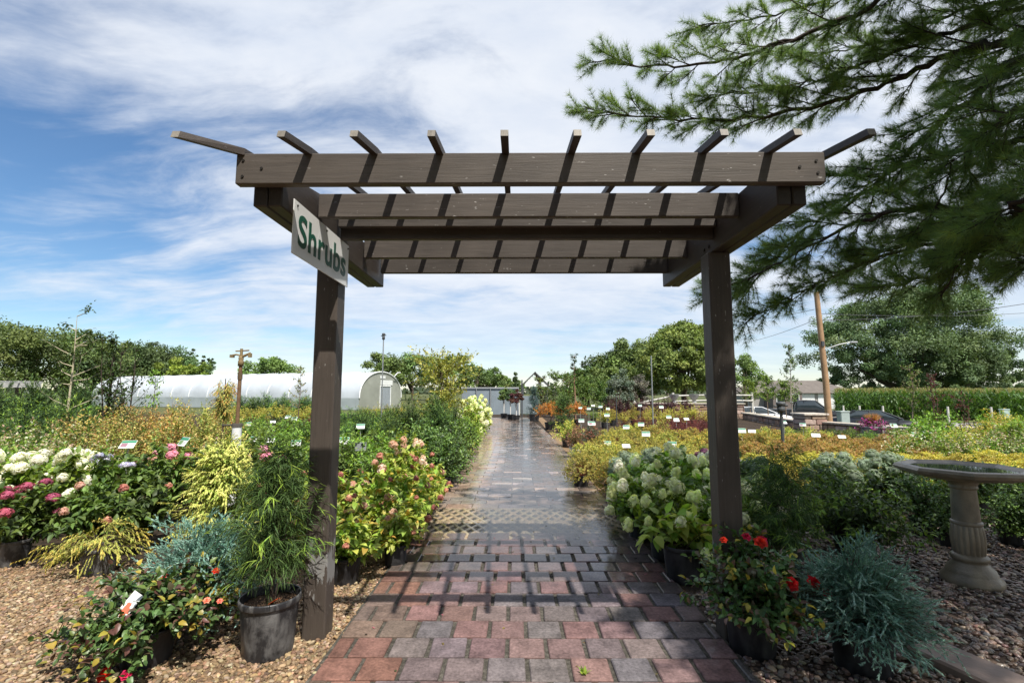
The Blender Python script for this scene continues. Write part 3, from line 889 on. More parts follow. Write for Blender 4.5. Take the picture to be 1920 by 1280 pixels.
# ------------------------------------------------------------------ plant materials
M_fol = m_leaf("foliage", .5, .32, .35)
M_gloss = m_leaf("glossy_foliage", .40, .2, .4)
M_coni = m_leaf("conifer_foliage", .6, .15, .25)
M_petal = m_leaf("petals", .6, .3, .2, .1)
M_stem = m_tint("stems", .8, .25, 30)
def m_pot(name, col, dust):
    m, nt, b = newmat(name)
    co = coord(nt)
    n = noise_(nt, mapping(nt, co, (1, 1, .6)), 11, 7, .68, .3)
    c = mix_(nt, math_(nt, 'MULTIPLY', ramp_(nt, n, [(.44, 0.), (.66, 1.)]), dust), col, (.27, .26, .25))
    lk(nt, c, b.inputs["Base Color"])
    lk(nt, ramp_(nt, n, [(.4, .32), (.62, .7)]), b.inputs["Roughness"])
    b.inputs["Specular IOR Level"].default_value = .4
    bump(nt, b, n, .12, .01)
    return m
M_potk = m_pot("black_pot", (.012, .012, .014), .12)
M_potd = m_pot("dusty_pot", (.022, .022, .024), .5)
M_potw = m_pot("white_pot", (.62, .62, .60), .3)
M_psoil = m_ground("potting_bark", [(.3, (.035, .022, .015)), (.5, (.10, .06, .035)), (.7, (.22, .14, .08))], 45, bscale=120, bst=1.)

def pot_mesh(name, r, h, mat, seg=28):
    mb = MB()
    mb.lathe([(0, .0), (r * .80, .0), (r * .82, .006), (r * .83, h * .05), (r * .955, h * .86), (r * .955, h * .88), (r * 1.02, h * .885), (r * 1.03, h * .90), (r * 1.03, h * .975),
              (r * 1.015, h), (r * .975, h), (r * .965, h * .98), (r * .93, h * .8)], seg)
    return mb.mesh(name, mat)
def soil_mesh(r, h):
    mb = MB()
    mb.lathe([(0, h * .88), (r * .4, h * .875), (r * .8, h * .86), (r * .945, h * .85)], 20)
    return mb.mesh("soil", M_psoil)
_pots = {}
def pots(r, h, mat):
    k = (round(r, 3), round(h, 3), mat.name)
    if k not in _pots:
        _pots[k] = (pot_mesh("pot", r, h, mat), soil_mesh(r, h))
    return _pots[k]

def shrub(name, cat, pot=None, mat=None, layers=(), heads=None, seed=None):
    pr = Proto(name, cat)
    z0 = 0.
    if pot:
        r, h, pm = pot
        a, b = pots(r, h, pm); pr.part("pot", a); pr.part("soil", b); z0 = h * .85
    ml, ms = MB(), MB()
    for kw in layers:
        kw = dict(kw); kw.setdefault('z0', z0)
        grow(ml, ms, **kw)
    pr.part("foliage", ml.mesh(name + "_foliage", mat or M_fol))
    if ms.n: pr.part("stems", ms.mesh(name + "_stems", M_stem))
    for hd in heads or ():
        pr.part(*hd)
    pr.z0 = z0
    return pr

def head_mesh(name, rx, rz, n, fl, cols, jit=.1, inner=None):
    "a hydrangea head: petals over a rounded or pointed cluster"
    inner = inner or tuple(np.mean(np.array(cols), 0) * .8)
    mb = MB()
    u = rv(n); u[:, 2] = np.where(u[:, 2] < -.45, -u[:, 2], u[:, 2])
    k = 1 + rng.normal(size=(n, 1)) * .08
    P = u * np.array([rx, rx, rz]) * k
    t = np.clip(u[:, 2:3], 0, 1)
    P[:, :2] *= 1 - .25 * t ** 2 if rz > rx * 1.2 else 1
    leaves(mb, P, nrm(np.cross(u, rv(n))), nrm(u + rv(n) * .25), fl * rng.uniform(.8, 1.2, n), fl * rng.uniform(.8, 1.2, n), pick(cols, n, jit), 'floret')
    mb.lathe([(0, -rz * .7), (rx * .7, -rz * .4), (rx * .8, 0), (rx * .6, rz * .5), (0, rz * .75)], 8, inner)
    return mb.mesh(name, M_petal)

WHITE = [(.80, .80, .74), (.72, .74, .62), (.84, .82, .76)]
LIME = [(.74, .82, .40), (.80, .86, .48), (.82, .86, .58)]
LIMEW = [(.80, .82, .62), (.74, .80, .50), (.82, .82, .70)]
H_white = [head_mesh("flower_head", .075, .06, 80, .022, WHITE) for _ in range(2)]
H_lime = [head_mesh("flower_head", .055, .085, 90, .017, LIME) for _ in range(2)] + [head_mesh("flower_head", .06, .07, 80, .018, LIMEW)]
H_limew = [head_mesh("flower_head", .06, .08, 90, .019, WHITE)]
H_pink = [head_mesh("flower_head", .05, .055, 70, .017, [(.50, .22, .17), (.58, .30, .22), (.44, .16, .13)]), head_mesh("flower_head", .055, .06, 70, .018, [(.62, .40, .30), (.68, .48, .38), (.54, .30, .22)])]
H_cone = [head_mesh("flower_head", .06, .11, 100, .018, [(.72, .56, .48), (.78, .68, .60), (.62, .42, .34)])]
H_mag = [head_mesh("flower_head", .055, .04, 70, .017, [(.40, .09, .16), (.47, .15, .22), (.31, .06, .10)])]
H_mop = [head_mesh("flower_head", .06, .045, 60, .018, [(.66, .26, .40), (.72, .36, .46)])]
H_blue = [head_mesh("flower_head", .08, .035, 70, .017, [(.36, .36, .56), (.50, .48, .66), (.62, .60, .74)])]
H_sed = [head_mesh("flower_head", .07, .06, 110, .012, [(.20, .26, .17), (.26, .31, .22), (.22, .27, .20)])]
H_purp = [head_mesh("flower_head", .05, .04, 70, .012, [(.20, .07, .14), (.26, .11, .18)])]
def rose_mesh(r, cols):
    mb = MB()
    for ring, (n, el, rr) in enumerate([(6, .15, 1.0), (5, .6, .8), (4, 1.05, .55), (3, 1.35, .35)]):
        a = (np.arange(n) + rng.uniform()) / n * 2 * PI
        D = np.stack([np.cos(a) * math.cos(el), np.sin(a) * math.cos(el), np.full(n, math.sin(el))], -1)
        N = np.stack([-np.cos(a) * math.sin(el), -np.sin(a) * math.sin(el), np.full(n, math.cos(el))], -1)
        leaves(mb, np.tile([[0, 0, .1 * r * ring]], (n, 1)).astype(float), D, N, r * rr, r * rr * 1.15, pick(cols, n, .15), 'leaf')
    return mb.mesh("flower", M_petal)
RED = [(.55, .012, .03), (.65, .02, .05), (.42, .01, .025)]
F_red = [rose_mesh(.042, RED), rose_mesh(.034, RED)]
F_coral = [rose_mesh(.03, [(.75, .18, .12), (.80, .30, .22)])]

def heads_dome(hs, n, h, r, z0, lo=.15, size=(.75, 1.15), name="flower_head", k=1.02):
    out = []
    for i in range(n):
        a = i * 2.39996 + rng.uniform(-.4, .4); se = lo + (1 - lo) * (i + .5) / n; ce = math.sqrt(max(0, 1 - se * se))
        f = k * rng.uniform(.9, 1.05)
        p = (r * ce * math.cos(a) * f, r * ce * math.sin(a) * f, z0 + h * se * f)
        out.append((name, hs[int(rng.integers(len(hs)))], p, (rng.uniform(-.35, .35) - math.sin(a) * ce * .5, rng.uniform(-.35, .35) + math.cos(a) * ce * .5, rng.uniform(0, 6)), rng.uniform(*size)))
    return out

# leaf colours (linear)
GR = [(.115, .185, .040), (.145, .22, .048), (.095, .155, .034)]
GRD = [(.052, .092, .026), (.068, .112, .03), (.045, .078, .022)]
GRB = [(.19, .31, .04), (.24, .36, .05), (.15, .26, .035)]
LIM = [(.32, .38, .07), (.26, .34, .06), (.38, .42, .09)]
YEL = [(.50, .43, .09), (.44, .40, .08), (.55, .46, .11)]
GLD = [(.38, .345, .085), (.30, .31, .07), (.43, .37, .095)]
ORG = [(.54, .27, .06), (.60, .33, .09), (.46, .20, .05)]
BUR = [(.13, .035, .04), (.17, .045, .045), (.10, .028, .03)]
PUR = [(.075, .04, .045), (.095, .045, .05), (.06, .033, .038)]
BLU = [(.15, .28, .225), (.19, .33, .27), (.12, .235, .19)]
BLUT = [(.30, .44, .37), (.26, .40, .33)]
CON = [(.05, .095, .035), (.065, .12, .04), (.04, .08, .03)]
GCO = [(.38, .38, .09), (.30, .33, .08), (.46, .45, .13)]
FERN = [(.055, .105, .028), (.07, .13, .034), (.042, .085, .024)]
REDB = (.20, .06, .03)

# --- near and mid kinds
def mound(cols, tips, h=.36, r=.28, n=1300, pot=(.13, .2, M_potk), leaf=.024, tip0=.75):
    return shrub("mounded_spirea", "shrub", pot, M_fol, [dict(h=h, r=r, S=210, K=4, M=6, rad=1.5, nu=.3, L=leaf, Wd=leaf * .5, cols=cols, tips=tips, tip0=tip0, t0=.7, tl=.035, lo=-.15, fill=.95, tpl='quad', sr=.0015, tw=(.8, .7, .1), scol=REDB, wob=.012)])
P_gold = [mound(GR + GLD, GLD + YEL, tip0=.72) for _ in range(3)]
P_goldo = [mound(GR + GLD, ORG + GLD + YEL, tip0=.7) for _ in range(3)]
P_orange = [mound(GLD + GR + [(.26, .16, .06)], [(.42, .24, .09), (.46, .30, .11), (.36, .18, .07), (.40, .32, .10)], .28, .26, tip0=.5) for _ in range(2)]
P_lime = [mound(LIM + YEL, YEL, .26, .26, tip0=.4) for _ in range(2)]
P_barb = [shrub("barberry", "shrub", (.13, .2, M_potk), M_fol, [dict(h=.42, r=.3, S=50, K=6, M=5, L=.026, Wd=.018, cols=BUR, tips=[(.16, .04, .035)], t0=.3, tl=.08, lo=.0, fill=.6, tpl='quad', sr=.002)]) for _ in range(2)]
P_nine = [shrub("purple_ninebark", "shrub", (.17, .26, M_potk), M_fol, [dict(h=1.0, r=.42, S=46, K=8, M=5, L=.055, Wd=.04, cols=PUR, tips=[(.09, .035, .04)], t0=.25, tl=.12, lo=.1, fill=.55, tpl='quad', sr=.004)]) for _ in range(2)]
P_ylw = [shrub("yellow_upright_shrub", "shrub", (.15, .24, M_potk), M_fol, [dict(h=.68, r=.3, S=40, K=8, M=5, L=.04, Wd=.022, cols=LIM + YEL, tips=YEL, t0=.2, tl=.1, lo=.1, fill=.6, tpl='quad', sr=.003)]) for _ in range(2)]
P_green = [shrub("green_shrub", "shrub", (.14, .22, M_potk), M_fol, [dict(h=.62, r=.36, S=48, K=7, M=5, L=.055, Wd=.03, cols=c, tips=GRB, tip0=.7, t0=.2, tl=.12, lo=.05, fill=.55, tpl='quad', sr=.003)]) for c in (GR, GR + GRB, GRD + GR)]
P_low = [shrub("low_green_shrub", "shrub", (.12, .18, M_potk), M_fol, [dict(h=.34, r=.32, S=44, K=6, M=4, L=.04, Wd=.022, cols=c, tips=t, tip0=.6, t0=.3, tl=.09, lo=.0, fill=.6, tpl='quad', sr=.002)]) for c, t in ((GR, GRB), (GRD + [(.16, .10, .06)], GR), (LIM, YEL))]
P_tall = [shrub("golden_orange_shrub", "shrub", (.17, .26, M_potk), M_fol, [dict(h=h, r=.44, S=54, K=9, M=5, L=.048, Wd=.026, cols=c, tips=t, tip0=.5, t0=.15, tl=.13, lo=.15, fill=.5, tpl='quad', sr=.004, scol=(.22, .07, .03))])
          for c, t, h in ((GR + [(.30, .24, .07), (.26, .20, .07)], [(.46, .28, .10), (.42, .34, .12), (.50, .40, .16)], 1.1), (LIM + GR + [(.30, .26, .08)], [(.44, .40, .12), (.38, .36, .10)], 1.0), (GR + [(.28, .17, .07), (.33, .22, .08)], [(.48, .25, .09), (.42, .22, .08), (.45, .34, .13)], 1.05))]
P_pale = [shrub("pale_tipped_shrub", "shrub", (.15, .24, M_potk), M_fol, [dict(h=.8, r=.42, S=50, K=7, M=5, L=.05, Wd=.028, cols=GR + GRB, tips=[(.45, .40, .26), (.40, .28, .20), (.5, .5, .36)], tip0=.65, t0=.2, tl=.12, lo=.1, fill=.55, tpl='quad', sr=.003)]) for _ in range(2)]
P_visc = [shrub("glossy_green_shrub", "shrub", (.16, .24, M_potk), M_gloss, [dict(h=.72, r=.38, S=46, K=9, M=5, L=.06, Wd=.032, cols=GRD + GRD + GR, tips=GR, tip0=.8, t0=.2, tl=.14, lo=.0, fill=.5, tpl='leaf', sr=.004)]) for _ in range(3)]
P_arb = [shrub("feathery_conifer", "conifer", (.18, .27, M_potk), M_coni, [dict(h=h, r=.46, S=150, K=11, M=9, L=.055, Wd=.015, cols=CON + GRD, tips=GR, tip0=.85, t0=.25, tl=.16, lo=.0, fill=.5, tpl='needle', sr=.003, tw=(.8, .5, .4))]) for h in (1.0, 1.25)]
P_fine = [shrub("fine_leaved_shrub", "shrub", (.16, .24, M_potk), M_coni, [dict(h=.85, r=.5, S=110, K=9, M=8, L=.065, Wd=.014, cols=FERN + CON, tips=GRB, tip0=.85, t0=.25, tl=.16, lo=.0, fill=.5, tpl='needle', sr=.003)]) for _ in range(2)]

def hyd(name, h, r, pot, heads, cols=GR + GRB, tips=None, L=.08, Wd=.048, S=26, K=9, M=4, seed=0, mat=None):
    z0 = pot[1] * .85
    return shrub(name, "hydrangea", pot, mat or M_fol, [dict(h=h, r=r, S=S, K=K, M=M, L=L, Wd=Wd, cols=cols, tips=tips, t0=.2, tl=.07, lo=.08, fill=.55, tpl='leaf', sr=.004, fw=.35, sp=.75, droop=.25, nu=1.3)], heads(h, r, z0))
DP = (.11, .22, M_potd); KP = (.12, .22, M_potk); BP = (.15, .28, M_potk); WP = (.12, .2, M_potw)
P_hwhite = [hyd("hydrangea", .62, .36, DP, lambda h, r, z: heads_dome(H_white, n, h, r, z, .35, (.6, .95))) for n in (12, 9)]
P_hgreen = [hyd("hydrangea", .5, .34, DP, lambda h, r, z: heads_dome(H_pink, n, h, r, z, .1, (.5, .8)), GRD + GR, None) for n in (3, 5, 2)]
P_hmag = hyd("hydrangea", .52, .34, DP, lambda h, r, z: heads_dome(H_mag, 13, h, r, z, .35, (.7, 1.0)), GRD + GR)
P_hblue = hyd("hydrangea", .66, .34, DP, lambda h, r, z: heads_dome(H_blue, 3, h, r, z, .8), GR)
P_hpinkm = hyd("hydrangea", .66, .30, DP, lambda h, r, z: heads_dome(H_mop, 4, h, r, z, .75, (.7, .95)), GR)
P_hpink = [hyd("hydrangea", h, .30, KP, lambda h, r, z: heads_dome(H_pink, n, h, r, z, .2, (.5, .8)), GRB + LIM, LIM + [(.40, .28, .05)]) for n, h in ((5, .40), (6, .47), (4, .36))]
P_hcone = hyd("hydrangea", .70, .34, KP, lambda h, r, z: heads_dome(H_cone + H_pink, 11, h, r, z, .45, (.6, .9)), GRB + LIM, LIM)
P_hlime = [hyd("hydrangea", h, .34, BP, lambda h, r, z: heads_dome(H_lime + H_limew, n, h, r, z, .05, (.6, 1.1), k=1.08), GR + GRB) for n, h in ((13, .42), (15, .48), (11, .36))]
P_hwhiter = hyd("hydrangea", .46, .32, WP, lambda h, r, z: heads_dome(H_lime + H_limew * 3, 14, h, r, z, .25, (.7, 1.05)), GR + GRB)
P_sed = [hyd("stonecrop", .34, .26, KP, lambda h, r, z: heads_dome(H_sed, 14, h, r, z, .3, (.9, 1.3)), [(.12, .17, .09), (.15, .20, .12)], None, .06, .035) for _ in range(2)]
P_sed[0].cat = P_sed[1].cat = "stonecrop"
P_purp = hyd("purple_flowered_shrub", .4, .2, KP, lambda h, r, z: heads_dome(H_purp, 7, h, r, z, .4), GR, None, .06, .03); P_purp.cat = "shrub"
P_treeh = hyd("white_flowered_hydrangea", 1.0, .42, KP, lambda h, r, z: heads_dome(H_limew + H_lime, 18, h, r, z, .05, (.9, 1.4)), GRB + LIM, None, .09, .05, 30)

# ================================================================== the near, individual plants
# left front: fine-leaved shrub in a big dusty pot
def willow_layers(h, r, n, z0):
    return [dict(h=h, r=r, S=n, K=9, M=9, L=.085, Wd=.0046, cols=FERN, tips=GRB, tip0=.85, z0=z0, t0=.12, tl=.13, lo=.0, fill=.45, tpl='blade', sr=.003, tw=(.5, .8, .0), fw=.6, sp=.55, droop=.5, nu=.3, scol=(.06, .045, .03), shape='column',
                 prof=lambda u: .42 + .75 * math.sin(min(1, u * 1.12) * PI) ** .8 if u < .9 else .5)]
p = shrub("fern_leaved_buckthorn", "shrub", (.165, .32, M_potd), M_coni, willow_layers(.74, .215, 80, .41))
tg = MB(); tg.box((0, 0, 0), (.022, .003, .10), (.62, .09, .02), .001); p.part("plant_tag", tg.mesh("plant_tag", m_tint("orange_tag", .4, .08)), (.02, -.06, .30), (R(60), 0, R(35)))
tr_ = MB(); tr_.tube([(0, 0, .26), (.01, 0, .4), (0, .01, .7), (.01, 0, .95)], [.012, .010, .008, .003], 6, (.05, .04, .03)); tr_.tube([(.02, 0, .26), (.05, .02, .5), (.08, .0, .8)], [.008, .006, .003], 6, (.05, .04, .03))
p.part("trunk", tr_.mesh("trunk", M_stem))
x, y = G(502, 1222)
p.place(x, y, "fine leaved shrub in a big dusty pot beside the left post", rz=.4)
# the same kind at the right, in shade
p2 = shrub("fern_leaved_buckthorn", "shrub", (.15, .26, M_potk), M_coni, willow_layers(.80, .30, 76, .26))
x, y = G(1472, 1085)
p2.place(x, y, "feathery fine leaved green shrub just right of the right post, behind the red rose", rz=2.)
# blue junipers
def juniper(h, r, S):
    return [dict(h=h, r=r, S=S, K=11, M=24, L=.018, Wd=.0062, cols=BLU, tips=BLUT, tip0=.8, t0=.22, tl=.085, lo=-.1, fill=.3, tpl='needle', sr=.003, shape='spread', tw=(.8, .6, .25), fw=.85, sp=.5, scol=(.10, .07, .05))]
x, y = G(368, 1172)
shrub("blue_juniper", "juniper", (.14, .22, M_potk), M_coni, juniper(.46, .50, 300)).place(x, y + .05, "silvery blue green juniper spreading between the left rose and the dusty pot", rz=1.)
x, y = G(1632, 1262)
shrub("blue_juniper", "juniper", (.16, .26, M_potk), M_coni, juniper(.44, .40, 330)).place(x, y + .05, "dense blue green juniper in the shade at the lower right", rz=3.)
# roses
ROSE = [(.06, .12, .035), (.08, .145, .045), (.085, .07, .04), (.055, .10, .03), (.10, .17, .05)]
def rose(h, r, S, pot, fl, z0=None):
    pr = shrub("rose_bush", "rose", pot, M_gloss, [dict(h=h, r=r, S=S, K=10, M=4, L=.047, Wd=.031, cols=ROSE, tips=[(.09, .14, .03), (.30, .25, .04), (.10, .05, .035)], tip0=.85, t0=.2, tl=.08, lo=-.05, fill=.5, tpl='leaf', sr=.003, scol=(.06, .07, .03))])
    for q in fl: pr.part(*q)
    return pr
x, y = G(235, 1265)
x0, y0 = x, y
fl = [("flower", F_red[0], (.05, -.35, .13), (.9, .1, 0), .85), ("flower", F_red[1], (.12, -.30, .10), (.7, .5, 0), .8), ("flower", F_red[1], (-.02, .12, .42), (.2, .3, 0), .6),
      ("flower", F_red[1], (.24, .20, .42), (.4, .3, 0), .7), ("flower", F_coral[0], (.33, -.02, .34), (.5, .3, 0), .7), ("flower", F_coral[0], (.38, .02, .32), (.5, .3, 0), .6)]
pr = rose(.31, .48, 125, (.14, .2, M_potk), fl)
mb = MB(); mb.box((0, 0, 0), (.085, .002, .13), (.70, .70, .68), .001); me_c = mb.mesh("plant_card", m_tint("card_white", .35, .05))
mb = MB()
for _ in range(7): mb.box((rng.uniform(-.012, .03), -.0025 - rng.uniform(0, .001), rng.uniform(-.05, .005)), (.028, .001, .024), (.72, .16, .09), 0, (0, rng.uniform(-.6, .6), 0))
me_p = mb.mesh("picture", m_tint("card_picture", .35, .1))
pr.part("plant_card", me_c, (.0, -.16, .37), (R(-38), R(12), R(-25)), None, [("picture", me_p, (0, 0, 0), None, None)])
pr.place(x + .02, y + .12, "low dark glossy rose bush with a picture tag at the lower left corner", rz=0.)
x, y = G(1424, 1235)
fl = [("flower", F_red[0], (.03, -.10, .40), (.6, .0, 0), 1.0), ("flower", F_red[0], (.06, -.06, .40), (.5, .3, 0), .9), ("flower", F_red[1], (-.03, -.06, .42), (.5, .1, 0), .9),
      ("flower", F_red[0], (.13, -.22, .22), (1.0, .2, 0), 1.0), ("flower", F_red[0], (.27, -.18, .21), (.8, .6, 0), 1.05), ("flower", F_red[1], (.33, -.20, .16), (.9, .6, 0), 1.0), ("flower", F_red[1], (-.16, -.05, .40), (.5, -.3, 0), .7)]
pr = rose(.42, .33, 105, (.15, .30, M_potk), [(a, m, (l[0], l[1], l[2] + .24), r_, s_) for a, m, l, r_, s_ in fl])
pr.place(x, y + .08, "rose bush with bright red blooms in a black pot before the right post", rz=0.)
# glossy shaded shrub
pr = shrub("glossy_leaved_shrub", "shrub", (.17, .28, M_potk), M_gloss, [dict(h=.62, r=.56, S=110, K=9, M=4, L=.055, Wd=.026, cols=GR + GRD, tips=GRB + [(.20, .26, .06)], tip0=.8, t0=.2, tl=.10, lo=-.05, fill=.5, tpl='leaf', sr=.003, droop=.1, scol=(.05, .035, .025))])
x, y = G(1640, 1062); pr.place(x, y + .25, "broad glossy leaved green shrub left of the bird bath", rz=1.2)
for i, (px, d, lab, s_) in enumerate([(1700, 5.3, "leafy green shrub directly behind the bird bath pedestal", .74), (1880, 5.2, "dim green shrub to the right of the bird bath pedestal", .70), (1545, 5.3, "bushy green shrub behind the feathery shrub at the right", .76), (1800, 6.2, "green shrub seen over the bird bath bowl", .72), (1748, 4.9, "small dark green shrub just left of the bird bath pedestal foot", .62), (1856, 4.95, "small dark green shrub just right of the bird bath pedestal", .6), (1925, 4.8, "small dark green shrub under the right end of the bird bath bowl", .66), (1950, 6.0, "green shrub at the right edge behind the bird bath", .72)]):
    P_visc[i % 3].place(GX(px, d), d, lab, sc=s_)
# golden weeping conifers at the left
gc = shrub("golden_conifer", "conifer", (.15, .24, M_potd), M_coni, [dict(h=.78, r=.33, S=170, K=9, M=20, L=.022, Wd=.010, cols=GCO + LIM, tips=[(.55, .52, .16)], tip0=.7, z0=.2, t0=.25, tl=.11, fill=.5, tpl='needle', sr=.003, shape='column', tw=(.8, .5, -.55), droop=.7, sp=.5,
    prof=lambda u: .25 + .85 * (1 - u) ** .7)])
x, y = G(395, 1062); gc.place(x, y + .1, "tall drooping golden yellow conifer beside the sprinkler pipe", rz=.3, sc=1.1)
gw = shrub("golden_conifer", "conifer", (.13, .22, M_potd), M_coni, [dict(h=.24, r=.42, S=40, K=8, M=20, L=.022, Wd=.009, cols=GCO + LIM, tips=[(.55, .48, .10)], tip0=.7, t0=.3, tl=.12, fill=.5, lo=-.3, tpl='needle', sr=.003, shape='spread', tw=(.8, .5, -.5), droop=.7, sp=.5)])
x, y = G(150, 1085); gw.place(x + .05, y + .12, "small golden conifer with low sprawling fronds at the front of the left bed", rz=.3)
wl = shrub("weeping_golden_conifer", "conifer", None, M_coni, [dict(h=.62, r=.13, S=60, K=8, M=12, L=.03, Wd=.010, cols=GCO + GLD + GR, tips=ORG + YEL, tip0=.7, z0=1.12, t0=.2, tl=.13, fill=.4, tpl='needle', sr=.003, shape='column', tw=(.3, .5, -.8), droop=.8, sp=.4, prof=lambda u: .75 + .4 * u)])
mb = MB(); mb.tube([(0, 0, 0), (.02, 0, .5), (-.01, .01, 1.1), (.02, 0, 1.7)], [.024, .02, .016, .006], 7, (.10, .07, .05)); wl.part("trunk", mb.mesh("trunk", M_stem))
wl.place(GX(427, 7.2), 7.2, "thin weeping conifer with a drooping golden orange top left of the sprinkler pipe")

# front row of the left bed
rowdat = [(12, 4.75, P_hgreen[0], "green hydrangea at the far left edge of the front row", .95), (70, 4.35, P_hmag, "hydrangea with deep magenta pink heads at the left", 1.0),
          (205, 4.55, P_hgreen[1], "dark green hydrangea with a few faded pink heads, front row left of the golden conifer", 1.0), (290, 4.75, P_hgreen[2], "leafy dark green hydrangea just left of the tall golden conifer", 1.0),
          (-60, 4.6, P_hgreen[1], "dark green hydrangea cut by the left edge of the picture", 1.0)]
for px, d, pr, lab, s_ in rowdat: pr.place(GX(px, d), d, lab, sc=s_)
for i, (px, d) in enumerate([(15, 5.3), (60, 5.5), (125, 5.25), (95, 5.9), (175, 5.7), (20, 6.1), (-50, 5.6)]):
    P_hwhite[i % 2].place(GX(px, d), d, "hydrangea covered in big white mophead blooms at the left", "white hydrangeas at the left", sc=rng.uniform(.95, 1.1))
P_hblue.place(GX(222, 5.2), 5.2, "hydrangea with flat lilac blue heads beside the white hydrangeas", sc=1.02)
for px, d, lab in [(330, 5.6, "hydrangea with pink mopheads just left of the tall golden conifer"), (500, 5.4, "hydrangea with pink mopheads behind the fine leaved shrub by the left post")]:
    P_hpinkm.place(GX(px, d), d, lab, sc=1.05)
for i, (px, d) in enumerate([(265, 5.6), (300, 6.2), (240, 6.3), (395, 5.9), (405, 6.6), (540, 5.2), (560, 5.9), (490, 6.4), (420, 6.6), (520, 4.6)]):
    P_hgreen[i % 3].place(GX(px, d), d, "green hydrangea in the middle rows of the left bed", "green hydrangeas in the left bed", sc=rng.uniform(1.0, 1.2))

# ---- along the left side of the path
for px, py, pr, lab, s_ in [(648, 1092, P_hpink[2], "lime leaved hydrangea in a black pot right beside the left post", .95),
                            (741, 1060, P_hpink[2], "small green hydrangea in a dusty grey pot, nearest the path on the left", .85)]:
    x, y = G(px, py); pr.place(x, y, lab, sc=s_)
for i, (X, d, k, s_) in enumerate([(-1.12, 4.72, 0, .95), (-1.13, 5.15, 1, 1.0), (-1.15, 5.6, 0, 1.0), (-1.12, 6.1, 1, .98), (-1.55, 4.35, 1, .95), (-1.60, 4.85, 0, 1.05), (-1.6, 5.4, 1, 1.05), (-1.15, 6.55, 0, .9), (-1.9, 4.7, 0, 1.0), (-2.0, 5.3, 1, 1.0)]):
    P_hpink[k].place(X, d, "bright green hydrangea with salmon pink heads in the rows left of the path", "pink hydrangeas left of the path", sc=s_)
P_hcone.place(-1.42, 5.9, "tall hydrangea with pale pink cone shaped heads left of the path", sc=1.08)
P_hcone.place(-1.35, 6.6, "second tall hydrangea with pale pink cones, farther along the path", sc=.98)
for i, (X, d, s_) in enumerate([(-1.12, 7.45, .95), (-1.6, 7.3, 1.05), (-1.10, 8.05, 1.0), (-1.55, 8.0, 1.1), (-1.12, 8.7, 1.0), (-1.6, 8.8, 1.1), (-1.15, 9.4, 1.0)]):
    P_visc[i % 3].place(X, d, "dark glossy green shrub in a black pot along the left of the path", "dark shrubs along the left of the path", sc=s_)
# ---- right of the path: lime hydrangeas
x, y = G(1290, 1098)
pr = hyd("hydrangea", .34, .26, (.15, .28, M_potk), lambda h, r, z: heads_dome(H_lime, 3, h, r * .9, z - .06, .0, (.7, .9)), GRB + LIM, None, .11, .07, 12, 8, 2)
pr.place(x, y + .12, "big leaved green hydrangea in a black pot, nearest the path on the right")
for i, (X, d, k, s_) in enumerate([(1.36, 4.55, 1, .92), (1.30, 5.15, 0, .95), (1.78, 4.75, 2, 1.1), (1.75, 5.3, 1, 1.1), (1.45, 5.75, 0, 1.05), (1.95, 5.9, 1, 1.1), (2.25, 5.3, 2, 1.12), (1.6, 6.3, 2, 1.05), (2.5, 6.1, 0, 1.1)]):
    P_hlime[k].place(X, d, "hydrangea heavy with lime green cone shaped heads right of the path", "lime hydrangeas right of the path", sc=s_)
for X, d, lab in [(1.72, 4.25, "hydrangea with pure white heads in a white pot, left of the right post"), (2.05, 4.7, "hydrangea with white and lime heads in a white pot, behind the right post"), (2.5, 4.9, "white flowered hydrangea just right of the right post")]:
    P_hwhiter.place(X, d, lab, sc=1.0)
for i, (X, d) in enumerate([(1.95, 6.75), (2.35, 6.9), (1.62, 6.9), (2.7, 6.6), (3.0, 7.0), (2.05, 7.3)]):
    P_sed[i % 2].place(X, d, "stonecrop with round grey green flower domes between the hydrangeas and the yellow mounds", "grey green stonecrops", sc=1.15)
P_purp.place(2.75, 7.2, "small shrub with dull purple flower heads at the edge of the yellow mounds", sc=1.1)
P_purp.place(2.95, 6.7, "shrub with lilac purple heads left of the right post", sc=1.0)
for px, d, lab in [(1405, 5.9, "round headed pale green stonecrop directly right of the right post"), (1545, 6.4, "pale grey flowered stonecrop behind the feathery shrub"), (1640, 6.6, "white flowering plant in front of the yellow strip at the right")]:
    P_sed[0].place(GX(px, d), d, lab, sc=1.25)
# ================================================================== rows and blocks of container plants
def rows(protos, x0, x1, ds, step, label, group, sc=(.85, 1.15), skew=0., keep=1.0):
    n = 0
    for j, d in enumerate(ds):
        xa = x0(d) if callable(x0) else x0; xb = x1(d) if callable(x1) else x1
        x = xa + (j % 2) * step * .5
        while x < xb:
            if rng.uniform() < keep:
                protos[int(rng.integers(len(protos)))].place(x + rng.normal() * step * .07, d + rng.normal() * step * .07, label, group, sc=rng.uniform(*sc)); n += 1
            x += step
    return n
px = lambda p: (lambda d: GX(p, d))
